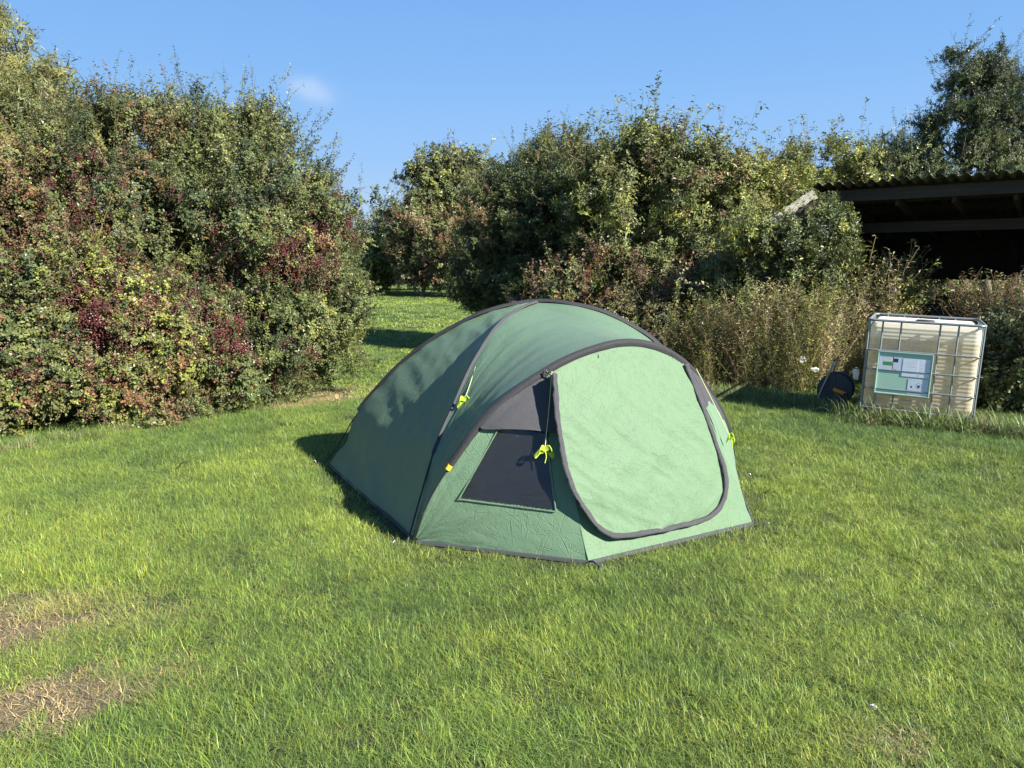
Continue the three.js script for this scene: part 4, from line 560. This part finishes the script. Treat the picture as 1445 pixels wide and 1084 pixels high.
// ------------------------------------------------------------------ hose reel
{
  const p = onGround(1178, 574), R = .185, t = thing('hose_reel', 'dark blue hose reel with orange crank beside the water tank', 'hose reel', [p.x, 0, p.z], -.55);
  const blue = std([.018, .026, .045], .5), orange = std([.55, .22, .02], .5), steel = std([.3, .3, .3], .4, { metalness: .7 }), hoseM = std([.03, .05, .04], .6);
  for (const z of [-.11, .11]) { const s = new THREE.Shape(); s.absarc(0, 0, R, 0, 6.283); const d = part('drum_flange', new THREE.ExtrudeGeometry(s, { depth: .012, bevelEnabled: true, bevelSize: .006, bevelThickness: .005, bevelSegments: 2, curveSegments: 40 }).translate(0, R + .03, z - .006), blue, t); for (let k = 0; k < 6; k++) part('rib', box(.02, R * .75, .012, 0, R * .5, 0).rotateZ(k * 1.047).translate(0, R + .03, z + Math.sign(z) * .014), blue, d); }
  const turns = []; for (let k = 0; k < 7; k++) turns.push(new THREE.TorusGeometry(R * .8, .012, 6, 40).translate(0, R + .03, -.08 + k * .027)); const coil = merged(turns); part('hose_coil', coil, hoseM, t).userData.kind = 'stuff';
  part('frame', merged([tube([V(-.17, 0, .16), V(-.15, .16, .16), V(-.06, .42, .15), V(-.02, .56, .14)], .011, 20, 7), tube([V(-.17, 0, -.16), V(-.15, .16, -.16), V(-.06, .42, -.15), V(-.02, .56, -.14)], .011, 20, 7), tube([V(-.02, .56, .14), V(0, .585, 0), V(-.02, .56, -.14)], .011, 16, 7), tube([V(-.17, .012, .16), V(.0, .012, .17), V(.2, .012, .16)], .011, 10, 7), tube([V(-.17, .012, -.16), V(.0, .012, -.17), V(.2, .012, -.16)], .011, 10, 7)]), steel, t).userData.kind = 'stuff';
  part('frame_clip', new RoundedBoxGeometry(.024, .07, .024, 2, .006).translate(-.085, .40, .155), orange, t);
  const cr = part('crank', new RoundedBoxGeometry(.15, .045, .03, 2, .012).rotateZ(-.35).translate(.06, R + .02, .15), orange, t); part('crank_knob', new THREE.CylinderGeometry(.016, .02, .08, 12).rotateX(1.571).translate(.12, R - .005, .20), blue, cr);
}
// ------------------------------------------------------------------ odds and ends
{
  const crumple = (rx, ry, rz, seed) => { let g = new THREE.IcosahedronGeometry(1, 3); g.deleteAttribute('uv'); g.deleteAttribute('normal'); g = mergeVertices(g); const p = g.attributes.position; for (let i = 0; i < p.count; i++) { const x = p.getX(i), y = p.getY(i), z = p.getZ(i), k = 1 + .6 * N3(x * 1.7 + seed, y * 1.7, z * 1.7) + .3 * N3(x * 5, y * 5 + seed, z * 5); p.setXYZ(i, x * k * rx, y * k * ry, z * k * rz); } g = toCreasedNormals(g, .5); return g; };
  const plastic = std([.72, .72, .70], .6);
  const scrap = (px, py, depth, r, seed, label, base = false) => { const q = base ? onGround(px, py) : at(px, py, depth), o = part(numbered('plastic_scrap'), crumple(...r, seed), plastic, scene); o.position.set(q.x, Math.max(q.y, r[1] * .8), q.z); return tag(o, label, 'scrap'); };
  scrap(1208, 528, 8.15, [.035, .055, .02], 4, 'white torn plastic scrap against the left edge of the tank cage');
  scrap(1150, 522, 9.6, [.06, .03, .03], 7, 'white crumpled plastic caught in the golden weeds');
  scrap(1132, 508, 9.6, [.05, .05, .02], 9, 'small white plastic rag hanging high in the golden weeds');
  scrap(1232, 1000, 0, [.011, .008, .011], 2, 'tiny white paper crumb lying in the open grass', true);
  scrap(390, 768, 0, [.012, .006, .010], 5, 'tiny pale turquoise wrapper scrap on the grass in front of the tent', true).material = std([.35, .62, .55], .6);
  const yb = onGround(1075, 538), bo = thing('small_bottle', 'small white and yellow bottle dropped at the edge of the weeds', 'bottle', [yb.x, .035, yb.z], .6);
  part('body', new THREE.LatheGeometry([[0, -.08], [.03, -.08], [.034, -.07], [.034, .04], [.014, .07], [.014, .09]].map(q => new THREE.Vector2(...q)), 18).rotateZ(1.3), std([.75, .75, .72], .5), bo); part('label_band', new THREE.CylinderGeometry(.0352, .0352, .05, 18, 1, true).rotateZ(1.3), std([.7, .5, .04], .6), bo);
  const h = [[1010, 566], [1032, 556], [1050, 550], [1072, 545], [1095, 541]].map(q => onGround(...q).setY(.03)); tag(part('garden_hose', tube(h.map((p, i) => p.setY(.03 + (i % 2) * .02)), .011, 40, 7), std([.02, .02, .02], .6), scene), 'black hose end trailing from the weeds towards the tent', 'hose');
  const l = onGround(258, 667), leaf = part('dark_leaf', grid(6, 4, (a, b) => V((a - .5) * .07, .03 + .03 * a + .02 * Math.sin(a * 3) - .03 * (b - .5) * (b - .5), (b - .5) * .04 * Math.sin(Math.PI * (.1 + .85 * a)))), std([.015, .013, .012], .8), scene); leaf.position.set(l.x, .02, l.z); tag(leaf, 'black withered leaf lying on the lawn in front of the hedge', 'leaf');
  // grey metal sheet leaning in the bramble by the tank
  const m = at(1432, 525, 8.9), sheet = []; { const n = 40, pos = [], idx = []; for (let s = 0; s < 2; s++) for (let k = 0; k <= n; k++) for (let j = 0; j <= 1; j++) pos.push((k / n - .5) * .95, j * .75, .012 * Math.sin(k / n * 6.283 * 9) + s * .002); for (let s = 0; s < 2; s++) for (let k = 0; k < n; k++) { const a = s * (n + 1) * 2 + k * 2; idx.push(a, a + 2, a + 1, a + 1, a + 2, a + 3); } const g = new THREE.BufferGeometry(); g.setAttribute('position', new THREE.Float32BufferAttribute(pos, 3)); g.setIndex(idx); g.computeVertexNormals(); g.rotateX(-.3); const o = part('metal_sheet', g, std([.30, .31, .32], .5, { metalness: .5 }), scene); o.position.set(m.x, 0, m.z - .1); o.rotation.y = -.55; tag(o, 'grey corrugated metal sheet leaning among bramble behind the tank', 'metal sheet'); }
}

renderer.render(scene, camera);
